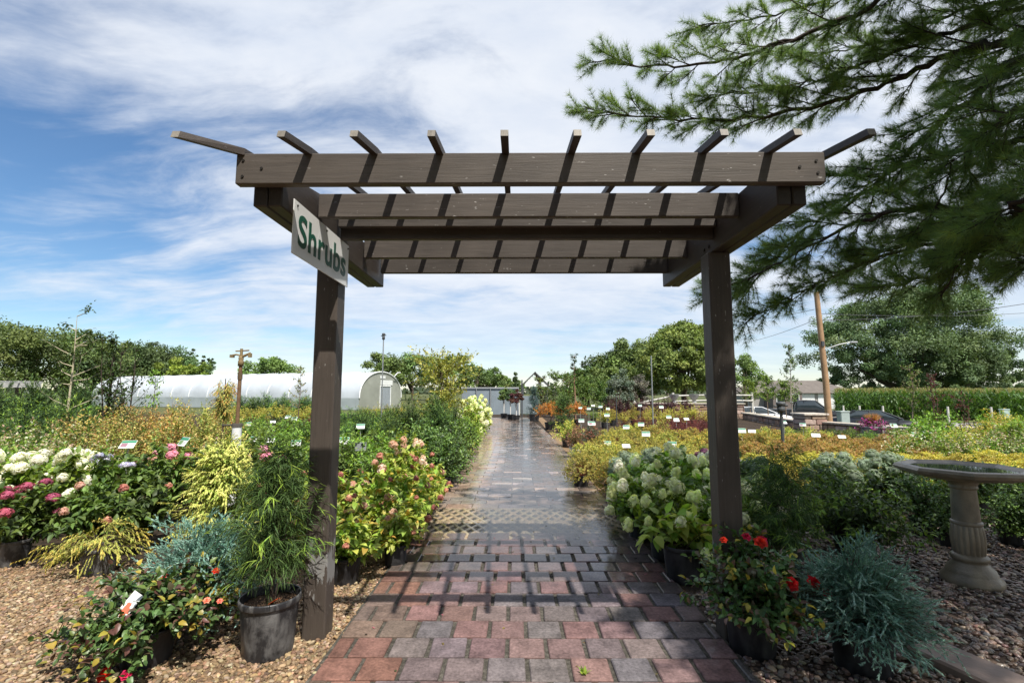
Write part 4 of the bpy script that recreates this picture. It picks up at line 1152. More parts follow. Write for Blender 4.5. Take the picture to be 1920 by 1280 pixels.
# right side
rows(P_goldo, 1.36, px(1150), [7.0, 7.45], .46, "spirea mound with orange tips at the path edge before the yellow mounds", "orange tipped mounds by the path", (.95, 1.15))
rows(P_gold, px(1082), px(1345), [7.9, 8.55, 9.25, 9.95], .63, "rounded yellow green spirea mound in the block right of the path", "yellow mounds right of the path", (.92, 1.12))
rows(P_gold + P_goldo, px(1130), px(1345), [10.7, 11.5, 12.3, 13.1], .66, "golden spirea mound in the rear rows right of the path", "golden mounds in the rear rows", (1.0, 1.2))
rows(P_goldo, px(1385), px(1480), [10.0, 10.8, 11.6, 12.4], .56, "golden spirea mound just right of the right post", "golden mounds right of the post", (.9, 1.1))
rows(P_orange, px(1400), px(1735), [8.9, 9.5, 10.1, 10.7, 11.4], .52, "low orange red spirea in the wide orange band at the right", "orange spireas at the right", (.95, 1.2))
rows(P_lime, px(1350), px(1930), [7.4, 7.9, 8.4], .5, "low bright yellow green spirea in the strip before the orange band", "yellow strip at the right", (.95, 1.2))
rows(P_barb, px(1240), px(1345), [14.2, 15.0, 15.8], .62, "dark burgundy barberry behind the golden mounds", "burgundy barberries", (1.0, 1.25))
rows(P_barb, px(1170), px(1345), [17.5, 18.6], .75, "burgundy barberry in the back row", "burgundy barberries in the back row", (.9, 1.15))
rows(P_low, px(1175), px(1240), [14.5, 16.0], .7, "low mixed green shrub left of the barberries", "low green shrubs by the barberries", (1.0, 1.3))
rows(P_low, px(1385), px(1690), [12.6, 13.4, 14.2, 15.0, 15.8], .7, "low green shrub in front of the stone wall", "low shrubs before the stone wall", (.68, .88))
rows(P_ylw, px(1130), px(1330), [20.5, 22.0], .85, "upright bright yellow shrub in the row before the purple shrubs", "yellow upright shrubs", (.9, 1.15))
rows(P_low[:1] + P_barb, px(1110), px(1340), [25.0], .9, "small green or burgundy shrub behind the yellow shrubs", "mixed shrubs behind the yellow row", (1.0, 1.4))
rows(P_nine, px(1135), px(1300), [27.0, 28.0], .85, "dark purple ninebark in the hedge like row below the white fence", "purple ninebarks", (.9, 1.15))
rows(P_green[1:2] + P_low[2:] + P_ylw[:1], px(1725), px(2050), [10.2, 11.0, 11.9, 12.9], .85, "yellow green bush in the big clump at the right edge", "yellow bushes at the right edge", (1.15, 1.45))
rows(P_pale, px(1660), px(1960), [8.9, 9.5], .8, "pale flowered green shrub before the yellow bushes at the right", "pale flowered shrubs at the right", (.75, .9))
rows(P_green, px(1560), px(2020), [6.5, 7.0], .7, "mid green shrub behind the bird bath", "green shrubs behind the bird bath", (.56, .68))
# path edge, right, farther away
for X, d, pr, lab, s_ in [(1.5, 9.6, P_low[2], "pale yellow low shrub in a white pot along the right of the path", 1.0), (1.45, 13.4, P_low[2], "pale yellow green mound at the right path edge", 1.5)]:
    pr.place(X, d, lab, sc=s_)
pr = shrub("bronze_shrub", "shrub", (.15, .24, M_potw), M_fol, [dict(h=.52, r=.30, S=40, K=7, M=5, L=.04, Wd=.02, cols=[(.16, .10, .05), (.12, .11, .04), (.22, .13, .07)], tips=[(.28, .12, .08)], t0=.2, tl=.1, lo=.1, fill=.55, tpl='quad', sr=.003)])
for i, (X, d) in enumerate([(1.42, 11.0), (1.78, 11.2), (1.45, 11.9), (1.85, 12.1)]):
    pr.place(X, d, "bronze leaved shrub in a white pot at the right edge of the path", "bronze shrubs in white pots", sc=1.0)
P_blueround = shrub("blue_green_shrub", "shrub", (.16, .22, M_potk), M_coni, [dict(h=.5, r=.4, S=70, K=8, M=8, L=.04, Wd=.016, cols=[(.06, .11, .075), (.08, .14, .10)], t0=.3, tl=.1, lo=0, fill=.55, tpl='quad', sr=.003)])
P_blueround.place(GX(1105, 11.6), 11.6, "rounded blue green shrub among the golden mounds")
mp = shrub("orange_maple", "maple", (.22, .3, M_potk), M_fol, [dict(h=.55, r=.62, S=50, K=8, M=7, L=.06, Wd=.03, cols=[(.50, .24, .04), (.56, .30, .06), (.42, .18, .04)], z0=.6, t0=.4, tl=.14, lo=-.1, fill=.5, tpl='quad', sr=.008)])
mb = MB(); mb.tube([(0, 0, .25), (.06, 0, .5), (.02, .05, .8)], [.03, .025, .015], 6, (.16, .13, .10)); mp.part("trunk", mb.mesh("trunk", M_stem))
mp.place(GX(1030, 19.5), 19.5, "orange leaved weeping maple at the right edge of the path", sc=1.0)
mp.place(GX(1075, 21.5), 21.5, "second orange maple behind the small dark pine", sc=.95)
sp = shrub("dwarf_pine", "pine", (.2, .28, M_potk), M_coni, [dict(h=1.25, r=.5, S=90, K=8, M=12, L=.09, Wd=.012, cols=CON + GRD, tips=GR, t0=.3, tl=.16, fill=.5, tpl='needle', sr=.004, shape='column', prof=lambda u: .35 + .7 * (1 - u) ** .6)])
sp.place(GX(1055, 18.2), 18.2, "small dark green pine in front of the orange maples", sc=.95)
bs = shrub("blue_spruce", "spruce", (.32, .45, M_potk), M_coni, [dict(h=1.7, r=.62, S=120, K=8, M=12, L=.06, Wd=.014, cols=[(.06, .11, .10), (.085, .14, .13), (.05, .085, .075)], t0=.3, tl=.16, fill=.5, tpl='needle', sr=.004, shape='column', prof=lambda u: .08 + 1.0 * (1 - u) ** .8)])
bs.place(GX(1001, 25.0), 25.0, "potted blue spruce standing at the far end of the path", sc=.85)
# left side of the path, farther away
for i, (X, d, s_) in enumerate([(-1.75, 11.2, .98), (-2.3, 10.6, .95), (-1.55, 12.4, .9), (-2.1, 12.6, 1.0), (-2.9, 11.6, .9)]):
    P_arb[i % 2].place(X, d, "dark feathery conifer left of the path in front of the yellow leaved tree", "dark conifers left of the path", sc=s_)
for i, (X, d) in enumerate([(-1.15, 10.1), (-1.2, 10.8), (-1.15, 11.6), (-1.2, 12.5), (-1.2, 13.4)]):
    (P_green + P_low[2:])[(i * 3) % 4].place(X, d, "light green shrub in the row edging the left of the path", "light green shrubs edging the path", sc=rng.uniform(.9, 1.15))
for i, (X, d) in enumerate([(-1.3, 14.6), (-1.5, 15.6), (-1.35, 16.8), (-1.3, 18.2), (-1.75, 17.5)]):
    P_treeh.place(X, d, "cream flowered hydrangea at the left of the path in the distance", "cream hydrangeas in the distance", sc=rng.uniform(.95, 1.1))
for i, (X, d) in enumerate([(-1.55, 21.5), (-1.6, 22.6), (-1.65, 23.7), (-1.75, 25.0)]):
    P_low[2 if i % 2 else 0].place(X, d, "low green plant near the far end of the path, left side", "low plants at the far end of the path", sc=1.2)
# inner left block, between the post and the path
rows(P_green, px(640), -1.75, [7.0, 7.6, 8.3, 9.0], .6, "mid green shrub in the block between the left post and the path", "green shrubs right of the left post", (.95, 1.2))
rows(P_fine + P_arb[:1], px(650), -2.2, [10.2, 11.3, 12.4], .8, "fine textured dark green shrub in the rear block left of the path", "fine textured shrubs in the rear block", (.75, .95))
rows(P_fine, px(640), px(790), [14.5, 16.5, 18.5], 1.0, "fine leaved green shrub in the farthest block left of the path", "fine leaved shrubs in the farthest block", (.8, 1.0))
rows(P_ylw, px(690), px(775), [20.5, 22.5], 1.1, "yellow leaved shrub before the end wall of the greenhouse", "yellow shrubs before the greenhouse end", (1.0, 1.25))
# left of the left post
rows(P_green, px(455), px(585), [6.9, 7.6, 8.4, 9.3, 10.3], .66, "mid green shrub between the sprinkler pipe and the left post", "green shrubs left of the left post", (.95, 1.2))
rows(P_green + P_low[2:], px(450), px(600), [11.6, 13.2, 15.0], .85, "green shrub in the rear rows behind the sprinkler pipe", "green shrubs behind the sprinkler pipe", (.9, 1.1))
rows(P_barb + P_low[1:2], px(480), px(600), [17.0, 18.5], .95, "reddish low shrub in the distance left of the left post", "reddish shrubs in the distance", (1.0, 1.3))
rows(P_ylw, px(455), px(600), [20.5, 22.5, 24.5], 1.15, "yellow green shrub in the distance before the greenhouse", "yellow green shrubs before the greenhouse", (.95, 1.2))
rows(P_fine, px(440), px(620), [27.0, 29.0], 1.3, "grey green bush close to the greenhouse wall", "bushes at the greenhouse wall", (1.1, 1.4))
rows(P_tall, px(150), px(452), [7.4, 8.2, 9.1], .78, "tall golden orange shrub with red stems in the left block", "golden orange shrubs at the left", (.85, 1.05))
rows(P_tall[1:2] + P_pale, px(215), px(452), [6.7], .74, "golden green shrub in the front of the golden block", "golden green shrubs at the front of the block", (.72, .85))
rows(P_pale, px(-90), px(215), [6.7, 7.4, 8.2], .8, "green shrub with pale pinkish tips at the far left", "pale tipped shrubs at the far left", (.85, 1.05))
rows(P_tall, px(230), px(440), [10.4, 11.8, 13.4], 1.0, "golden shrub in the rear rows of the left block", "golden shrubs in the rear rows", (.9, 1.1))
rows(P_fine, px(-100), px(215), [9.8, 11.2], .95, "dark grey green shrub behind the pale shrubs at the far left", "dark shrubs at the far left", (1.05, 1.3))
rows(P_arb + P_fine, px(-100), px(170), [13.5, 15.5], 1.3, "dark bush in the back rows at the far left", "dark bushes in the back rows", (1.2, 1.5))

# ------------------------------------------------------------------ label cards on stakes
M_card = m_tint("label_card", .35, .06, 9)
M_stake = m_flat("stake", (.42, .43, .42), .5, .2)
def card(w, h, sh, tilt, pic=None, back=(.72, .73, .71)):
    pr = Proto("plant_label", "plant label")
    mb = MB(); mb.tube([(0, .008, -.02), (0, .008, sh + .02)], .007, 6); pr.part("stake", mb.mesh("stake", M_stake))
    mb = MB(); mb.box((0, 0, 0), (w, .006, h), back, .001)
    sub = []
    if pic:
        m2 = MB(); m2.box((0, -.0042, h * .30), (w * .96, .001, h * .30), (.05, .24, .13)); m2.box((-w * .22, -.0042, -h * .12), (w * .42, .001, h * .46), pic)
        for k in range(3): m2.box((w * .2, -.0042, -h * (.02 + .13 * k)), (w * .36, .001, h * .035), (.30, .30, .30))
        sub = [("print", m2.mesh("print", M_card), (0, 0, 0), None, None)]
    pr.part("card", mb.mesh("card", M_card), (0, 0, sh + h * .4), (R(-tilt), 0, 0), None, sub)
    return pr
C_w = [card(.17, .13, 1.0, 42, (.55, .56, .52)), card(.19, .13, .9, 30, (.5, .52, .5)), card(.17, .12, 1.0, 55)]
C_p = [card(.17, .13, 1.0, 48, (.30, .16, .20)), card(.18, .13, 1.0, 35, (.16, .26, .10))]
C_b = card(.17, .13, 1.0, 15, None, (.20, .21, .22))
def cards(lst, label, group):
    for (a, b, d, k) in lst:
        w = W(a, b, d); pr = (C_w + C_p + [C_b])[k]
        pr.place(w.x, d, label, group, sc=rng.uniform(.86, 1.0), z=w.z - .98 if pr is not C_w[1] else w.z - .95, rz=rng.uniform(-.3, .3) - w.x * .03)
cards([(1110, 796, 11.5, 3), (1139, 824, 10.2, 0), (1174, 833, 9.6, 2), (1211, 808, 11.0, 1), (1260, 832, 9.4, 4), (1202, 795, 13.0, 0), (1174, 795, 13.5, 1), (1138, 780, 16.0, 0), (1108, 796, 13.2, 0), (1090, 785, 15.5, 1), (1088, 762, 21, 0), (1104, 762, 21, 1),
       (1126, 764, 21.0, 0), (1140, 762, 22.5, 1), (1112, 761, 23, 2), (1200, 761, 22, 0), (1240, 762, 22, 1), (1254, 781, 16, 0), (1268, 784, 15.5, 1), (1287, 785, 15.5, 2)],
      "small white plant label on a stake among the shrubs right of the path", "plant labels right of the path")
cards([(1410, 808, 11.5, 2), (1391, 811, 11, 0), (1470, 787, 14.5, 0), (1505, 793, 13.5, 3), (1530, 819, 10.4, 2), (1578, 812, 11.0, 2), (1676, 797, 13.0, 4), (1717, 811, 10.6, 1), (1738, 810, 10.4, 2), (1725, 818, 10.3, 0)],
      "small white plant label on a stake in the beds right of the right post", "plant labels in the right beds")
w = W(1584, 857, 7.0); C_b.place(w.x, 7.0, "dark backed plant label tilted in the yellow strip at the right", z=w.z - 1.05, rz=.4)
cards([(465, 789, 13.5, 1), (512, 786, 14.5, 2), (540, 783, 15, 0), (552, 783, 15, 1), (475, 828, 8.6, 3), (505, 828, 8.7, 2), (555, 828, 8.6, 4), (438, 828, 8.3, 0)],
      "white plant label on a stake between the sprinkler pipe and the left post", "plant labels left of the left post")
w = W(644, 826, 8.4); C_w[1].place(w.x, 8.4, "white plant label right beside the left post", z=w.z - .95, rz=0)
w = W(676, 837, 7.4); C_b.place(w.x, 7.4, "grey plant label on a white stake behind the pink hydrangeas", z=w.z - 1.05, rz=.1)
w = W(676, 799, 10.2); C_w[0].place(w.x, 10.2, "small white plant label in the green block right of the left post", z=w.z - 1.05, rz=.2)
w = W(240, 833, 6.2); C_p[0].place(w.x, 6.2, "printed plant label in front of the golden orange shrubs at the left", z=w.z - 1.05, rz=.2)
w = W(344, 828, 6.4); C_p[1].place(w.x, 6.4, "green and grey plant label left of the tall golden conifer", z=w.z - 1.05, rz=-.5)
# ================================================================== trees, buildings and vehicles around the nursery
M_tree = m_leaf("tree_foliage", .6, .22, .25, .3)
M_trunk = m_tint("tree_bark", .9, .3, 12, .5, 40)
LOW = -.95
def crown(ml, c, rx, rz, ncl, per, leaf, cols, lump=.3, fill=.35, shape=None, tops=None, flat=1.0, cl=.30):
    u = rv(ncl); u[:, 2] = np.where(u[:, 2] < -.55, -u[:, 2], u[:, 2])
    f = rng.uniform(fill, 1, ncl)[:, None] ** .5
    k = 1 + lump * np.sin(u[:, :1] * 4 + rng.uniform(0, 6)) * np.sin(u[:, 1:2] * 5 + rng.uniform(0, 6)) + rng.normal(size=(ncl, 1)) * .07
    Cc = u * f * k
    if shape is not None:
        t = np.clip((Cc[:, 2] + 1) / 2, 0, 1); s = np.array([shape(q) for q in t]); Cc[:, 0] *= s; Cc[:, 1] *= s
    Cc = Cc * np.array([rx, rx, rz]) + np.array(c)
    rc = cl * min(rx, rz) * rng.uniform(.6, 1.25, ncl)
    w = rv(ncl * per); base = np.repeat(Cc, per, 0)
    P = base + w * (np.repeat(rc, per) * rng.uniform(.45, 1.05, ncl * per))[:, None] * np.array([1.1, 1.1, .8 * flat])
    n = len(P)
    N = nrm(w * .8 + np.array([0, 0, .55]) + rv(n) * .45)
    D = nrm(rv(n) + np.array([0, 0, -.25]))
    cc = pick(cols, ncl, .14); C = np.repeat(cc, per, 0) * (1 + rng.normal(size=(n, 1)) * .18)
    C = np.clip(C, .004, .9)
    leaves(ml, P - D * leaf * .5, D, N, leaf * rng.uniform(.6, 1.3, n), leaf * .62 * rng.uniform(.7, 1.2, n), C, 'quad')
    return Cc
def tree(name, x, y, h, rx, cb, cols, label, group=None, ncl=60, per=110, leaf=.25, z=0., tr=.16, cat="tree", tcol=(.10, .08, .06), shape=None, lump=.3, fill=.35, parts=1, limbs=10, sink=0, cl=.30):
    t = thing(name, (x, y, z), label, cat, group)
    ml, mt = MB(), MB()
    rz = (h - cb) / 2
    cs = crown(ml, (0, 0, cb + rz), rx, rz, ncl, per, leaf, cols, lump, fill, shape, cl=cl)
    mt.tube([(0, 0, -.1), (tr * .2, 0, cb * .6), (0, tr * .2, cb + rz * .5), (0, 0, cb + rz * 1.3)], [tr * 1.15, tr * .9, tr * .7, tr * .15], 8, tcol)
    for i in range(limbs):
        e = cs[int(rng.integers(len(cs)))]; b = (0, 0, cb * rng.uniform(.6, 1.) + rz * rng.uniform(0, .5))
        mt.tube([b, (e[0] * .5, e[1] * .5, b[2] * .4 + e[2] * .6), tuple(e)], [tr * .4, tr * .25, tr * .08], 5, tcol)
    link("crown", ml.mesh("crown", M_tree), t); link("trunk", mt.mesh("trunk", M_trunk), t)
    return t
TG = [(.125, .18, .055), (.15, .21, .062), (.10, .15, .048)]
TD = [(.085, .128, .05), (.10, .148, .056), (.07, .108, .045)]
TL = [(.14, .21, .06), (.17, .24, .065), (.12, .18, .05)]
def top(py, d, z=0.): return W(960, py, d).z - z

# tree line at the left
LT = [(-60, 600, 52, 5.0, TG, 1.0), (42, 603, 54, 5.2, TG, 1.0), (128, 622, 58, 4.6, TD + TG, 1.0), (185, 636, 60, 4.4, TG, 1.0), (238, 652, 66, 4.6, TD, 1), (285, 650, 70, 4.4, TD, 1), (325, 660, 74, 4.2, TD, 1), (362, 676, 80, 4.2, TD, 1)]
for i, (a, b, d, r_, c, k) in enumerate(LT):
    tree("leafy_tree", GX(a, d), d, top(b, d), r_, .6, c, "dense dark green tree in the tree line behind the left beds", "trees in the left tree line", 70, 130, .34, tr=.25)
for a, b, d in [(352, 655, 86), (366, 654, 86), (386, 665, 90), (399, 671, 92)]:
    tree("columnar_tree", GX(a, d), d, top(b, d), .75, .5, TD, "narrow dark columnar tree at the right end of the left tree line", "narrow dark trees", 26, 60, .4, tr=.15)
tree("yellow_green_tree", GX(345, 64), 64, top(680, 64), 3.9, .8, [(.17, .20, .03), (.20, .23, .035), (.14, .18, .03)], "yellow green tree rising behind the far end of the greenhouse", None, 46, 120, .36, tr=.2)
tree("willow_tree", GX(512, 84), 84, top(672, 84), 4.6, 1.2, TL, "pale green bushy tree above the greenhouse roof", None, 46, 120, .42, tr=.3)
for a, b, d, r_, c in [(728, 668, 92, 5.0, TG), (775, 664, 96, 5.6, TG), (838, 668, 90, 5.5, TD + TG), (895, 690, 98, 4.6, TG), (925, 702, 104, 4.4, TG), (955, 706, 110, 3.6, TL)]:
    tree("far_tree", GX(a, d), d, top(b, d), r_, 1.0, c, "dark tree in the group beyond the greenhouse end, left of the path end", "trees beyond the greenhouse", 54, 120, .45, tr=.3)
tree("conifer_tree", GX(966, 95), 95, top(702, 95), 1.2, .5, TD, "small dark spire of a conifer left of the gabled shelter", None, 26, 70, .4, tr=.2, shape=lambda t: 1.3 - t)
# right hand trees
for a, b, d, r_, c, sh in [(1100, 690, 44, 1.9, TG, None), (1135, 664, 44, 2.3, TG + TD, None), (1172, 644, 43, 2.1, TG, lambda t: 1.25 - .75 * t), (1200, 640, 42, 1.9, TG, lambda t: 1.25 - .75 * t), (1160, 690, 40, 2.4, TG, None)]:
    tree("leafy_tree", GX(a, d), d, top(b, d), r_, .4, c, "mid green pointed tree left of the big round tree", "pointed trees left of the round tree", 60, 120, .24, tr=.2, shape=sh)
tree("round_tree", GX(1278, 36), 36, top(611, 36), 2.65, .3, [(.16, .19, .05), (.19, .22, .055), (.13, .165, .045)], "big dense round crowned tree left of the right post", None, 420, 130, .20, tr=.25, lump=.10, fill=.72, cl=.2, shape=lambda t: .82 + .35 * math.sin(t * PI))
tree("leafy_tree", GX(1392, 48), 48, top(668, 48), 1.7, .4, TG, "green tree peeping out behind the right post", None, 40, 90, .25, tr=.2)
# broad tree beyond the corn
d = 88
t = thing("broad_tree", (GX(1712, d), d, LOW), "huge broad spreading tree beyond the corn field at the right", "tree")
ml, mt = MB(), MB(); zt = 0
BT_C = [(.12, .18, .08), (.145, .205, .09), (.10, .155, .07)]
for a, b, rx, rz, n in [(1650, 712, 8.0, 3.2, 34), (1740, 715, 9.0, 3.0, 38), (1820, 712, 8.0, 3.2, 34), (1590, 645, 6.0, 4.4, 34), (1655, 605, 7.0, 5.0, 44), (1730, 590, 7.5, 4.5, 44), (1790, 600, 6.5, 5.5, 40), (1840, 660, 6.5, 4.5, 38), (1700, 665, 8.0, 5.0, 46), (1770, 680, 7.5, 4.6, 40), (1620, 690, 5.5, 3.6, 26), (1860, 700, 5.0, 3.0, 22), (1690, 575, 5.0, 3.2, 22)]:
    dd = rng.uniform(-4, 3); w = W(a, b, d)
    cs = crown(ml, (w.x - GX(1712, d), dd, w.z - LOW), rx, rz, int(n * 1.3), 300, .36, BT_C, .25, .4, cl=.36)
    mt.tube([(0, 0, 2.5), ((w.x - GX(1712, d)) * .5, dd * .5, (w.z - LOW) * .6), (w.x - GX(1712, d), dd, w.z - LOW)], [.5, .35, .1], 7, (.08, .065, .05))
mt.tube([(0, 0, -.3), (.1, 0, 2.8), (0, 0, 6)], [.9, .7, .4], 10, (.08, .065, .05))
link("crown", ml.mesh("crown", M_tree), t); link("trunk", mt.mesh("trunk", M_trunk), t)
# wooded skyline
mb = MB(); n = 9000
xs = rng.uniform(-700, 900, n); ys = rng.uniform(380, 440, n); hh = 5.5 + 2.5 * np.sin(xs * .021) + 1.6 * np.sin(xs * .083 + 1) + rng.normal(size=n) * 1.0
P = np.stack([xs, ys, rng.uniform(-1, 1, n) * 0 + hh * rng.uniform(0, 1, n) - 1], -1)
leaves(mb, P, nrm(rv(n) + np.array([0, 0, .3])), nrm(rv(n) + np.array([0, -.6, .6])), 5.0, 3.6, pick([(.05, .075, .04), (.06, .085, .045)], n), 'quad')
o = link("far_wood", mb.mesh("far_wood", M_tree)); o["kind"] = "stuff"

# tall trees added unseen behind the viewer to keep sky light off the pergola
for i, (x_, y_, h_, r_) in enumerate([(-11, -13, 13, 5.0), (-4.5, -15, 14, 5.2), (3, -16, 14.5, 5.4), (10, -15, 14, 5.2), (-16, -7, 11, 4.4)]):
    tree("leafy_tree", x_, y_, h_, r_, .8, TD, "unseen tall dark tree added behind the viewer to block sky light", "added sky blocking trees behind the viewer", 90, 60, .7, tr=.4, cl=.34)

# slender young trees inside the nursery
def sapling(name, x, y, h, spread, label, n=26, leafn=10, leaf=.06, cols=GR, bark=(.45, .38, .26), tr=.025, t0=.45, z=0., group=None, mat=None, multi=1, up=.9, start=.2):
    t = thing(name, (x, y, z), label, "tree", group)
    ml, mt = MB(), MB()
    for k in range(multi):
        ox, oy = (rng.normal(size=2) * spread * .35 if multi > 1 else (0, 0))
        tp = np.array([(0, 0, 0), (ox * .4 + rng.normal() * .02, oy * .4, h * .35), (ox * .8 + rng.normal() * .04, oy * .8, h * .7), (ox, oy, h)])
        mt.tube(tp, [tr, tr * .75, tr * .45, tr * .12], 7, bark)
        for i in range(n // multi):
            u = start + (1 - start) * min(1, rng.uniform(0, 1.03))
            p = np.array([np.interp(u, [0, .35, .7, 1], tp[:, a]) for a in range(3)])
            az = rng.uniform(0, 2 * PI); ln = spread * rng.uniform(.35, 1.15) * (1.15 - u * .75)
            e = p + np.array([math.cos(az) * ln, math.sin(az) * ln, ln * up * rng.uniform(.5, 1.2)])
            m = (p + e) / 2 + np.array([0, 0, -.10 * ln]) + rv(1)[0] * .10 * ln
            mt.tube([p, m, e], [tr * .38, tr * .25, tr * .08], 4, bark, cap=False)
            s = rng.uniform(t0, 1.02, leafn)[:, None]
            P = p * (1 - s) ** 2 + 2 * m * s * (1 - s) + e * s ** 2 + rng.normal(size=(leafn, 3)) * .05 * spread
            leaves(ml, P, nrm(rv(leafn) + np.array([0, 0, -.4])), nrm(rv(leafn) * .7 + np.array([0, 0, 1])), leaf, leaf * .5, pick(cols, leafn), 'leaf')
    link("crown", ml.mesh("crown", mat or M_fol), t); link("trunk", mt.mesh("trunk", M_stem), t)
    return t
d = 11.0; sapling("young_birch", GX(140, d), d, top(592, d), .85, "slender young tree with a pale bare trunk at the far left", 19, 26, .085, GRD + [(.09, .13, .06)], (.46, .40, .28), .033, .55, start=.33, up=.75)
d = 11.5; sapling("dark_shrub_tree", GX(212, d), d, top(640, d), .42, "dark upright multi stemmed tree right of the pale slender one", 90, 16, .075, GRD, (.07, .05, .04), .022, .25, multi=6, up=1.4, start=.12)
d = 12.5; sapling("dark_shrub_tree", GX(252, d), d, top(655, d), .5, "thin dark leaved tree between the greenhouse and the left tree line", 40, 13, .075, GRD, (.07, .05, .04), .022, .3, multi=3, up=1.3, start=.25)
d = 15.0; sapling("young_locust", GX(296, d), d, top(690, d), .55, "small sparse yellow green sapling before the greenhouse", 26, 14, .07, GRB, (.12, .09, .06), .02, .3, up=.4, start=.4)
d = 17.0; sapling("young_tree", GX(566, d), d, top(690, d), .42, "thin yellowish sapling before the greenhouse, left of the left post", 30, 12, .06, GLD + GR, (.14, .10, .07), .02, .3, start=.35)
d = 14.0
t = thing("yellow_leaved_tree", (GX(828, d), d, 0), "tall yellow green tree rising behind the dark conifers left of the path", "tree")
ml, mt = MB(), MB()
grow(ml, mt, h=top(655, d) - .5, r=.92, S=90, K=12, M=5, L=.085, Wd=.05, cols=[(.30, .33, .06), (.36, .38, .08), (.22, .28, .05)], tips=[(.42, .42, .10)], z0=.5, t0=.2, tl=.2, fill=.3, tpl='quad', sr=.008, shape='column', prof=lambda u: .55 + .6 * math.sin(u * 2.4), wob=.1, scol=(.2, .16, .1))
mt.tube([(0, 0, 0), (.02, 0, 1), (0, 0, 2.2)], [.04, .03, .01], 7, (.16, .12, .09))
link("crown", ml.mesh("crown", M_fol), t); link("trunk", mt.mesh("trunk", M_stem), t)
# young stock beyond the orange maples
for i, (a, b, d, sp_, c, lab) in enumerate([(1012, 712, 30, .8, GR + [(.16, .12, .06)], "young tree with thin foliage right of the path end"), (1040, 700, 29, .9, GR, "young tree with thin foliage right of the path end"), (1066, 705, 30, .9, GR + [(.15, .10, .06)], "young tree with thin foliage right of the path end"),
                                            (1095, 712, 29, .9, GR, "young tree with thin foliage right of the path end"), (1122, 715, 31, .9, GRD + GR, "young tree with thin foliage right of the path end")]):
    sapling("young_tree", GX(a, d), d, top(b, d), sp_, lab, 50, 22, .12, c, (.14, .11, .08), .03, .15, group="young trees right of the path end", start=.08)
d = 27; sapling("tall_sapling", GX(1077, d), d, top(663, d), .5, "tall thin sapling with a reddish trunk right of the path end", 22, 12, .11, GRD, (.26, .15, .09), .05, .3, start=.55, up=.5)
for a, b, d, c, lab in [(1160, 700, 31, [(.13, .16, .12), (.10, .13, .09)], "silvery grey green bush before the pointed trees"), (1186, 706, 32, [(.14, .13, .11), (.11, .12, .09)], "greyish brown bush beside the silvery one"), (1130, 712, 33, GR, "green bush in front of the pointed trees")]:
    t = tree("grey_bush", GX(a, d), d, top(b, d), .95, .1, c, lab, None, 40, 90, .12, tr=.05, cat="bush", limbs=4)
for i, (a, b, d) in enumerate([(945, 728, 28), (957, 730, 27), (968, 733, 26)]):
    t = tree("tree_standard", GX(a, d), d, top(b, d), .34, top(760, d), [TG, TD, [(.10, .035, .04), (.08, .04, .03)]][i], ["clipped ball headed tree in a white trunk guard, farthest of three", "clipped ball headed tree in a white trunk guard, middle of three", "reddish ball headed tree in a white trunk guard, nearest of three"][i], None, 26, 80, .10, tr=.025, limbs=3)
    mb = MB(); mb.tube([(0, 0, .25), (0, 0, .9)], .035, 8, (.60, .60, .58)); link("trunk_guard", mb.mesh("trunk_guard", M_card), t)
    a_, b_ = pots(.2, .28, M_potk); link("pot", a_, t); link("soil", b_, t)
for a, b, d, sp_, n, lab in [(1400, 715, 30, 1.0, 60, "leafy young tree seen just right of the right post"), (1433, 706, 27, .75, 60, "round headed young tree before the house gable"), (1466, 716, 28, .8, 60, "second round headed young tree, before the house roof")]:
    sapling("young_tree", GX(a, d), d, top(b, d), sp_, lab, n, 20, .10, GRB + GR, (.22, .16, .11), .028, .3, start=.42, up=.45)
d = 24; sapling("young_pear", GX(1478, d), d, top(652, d), .62, "tall airy young tree left of the utility pole", 60, 15, .095, GR + GRD, (.40, .34, .28), .028, .35, start=.25, up=.9)
d = 13.5; sapling("rose_standard", GX(1700, d), d, top(684, d), .45, "thin airy tree with a pale crown before the corn field", 44, 12, .06, GR + [(.22, .20, .10)], (.30, .24, .18), .02, .3, start=.4, up=.8)
d = 13.0; sapling("purple_sapling", GX(1742, d), d, top(706, d), .34, "thin dark purple leaved sapling before the corn field", 60, 9, .045, PUR + BUR, (.10, .06, .05), .014, .2, start=.2, multi=3, up=1.0)
d = 12.5; sapling("purple_sapling", GX(1795, d), d, top(738, d), .3, "lower purple leaved sapling right of the first, before the corn", 40, 9, .045, PUR + BUR, (.10, .06, .05), .012, .2, start=.2, multi=3, up=1.0)

# ------------------------------------------------------------------ terrain to the right lies lower
# ------------------------------------------------------------------ greenhouse
M_poly = m_flat("greenhouse_film", (.46, .49, .52), .4, 0, .4, .12, .6)
M_polyend = m_flat("greenhouse_end_film", (.30, .31, .27), .4, 0, .4, .15, .8)
M_white = m_flat("white_paint", (.74, .75, .74), .5)
M_metal = m_flat("galvanised_metal", (.42, .43, .44), .4, .7)
M_dark = m_flat("dark_opening", (.06, .065, .07), .6)
A = Vector((GX(718, 44), 44, 0)); B_ = Vector((GX(238, 57), 57, 0))
axv = (B_ - A).normalized(); LEN = (B_ - A).length; perp = Vector((-axv.y, axv.x, 0))
if perp.y < 0: perp = -perp
gh = thing("greenhouse", tuple(A), "long white arched greenhouse tunnel behind the left beds", "greenhouse")
rot = math.atan2(axv.y, axv.x)
def ghw(l, s, z):  # along, across
    v = axv * l + perp * s; return (v.x, v.y, z)
HW, HT, SW = 3.1, top(697, 44), 1.0
def hoop(f): 
    a = PI * f; return (-HW * math.cos(a), SW + (HT - SW) * math.sin(a) ** .9 if 0 < f < 1 else SW)
mb = MB(); nseg = 22; st = 24
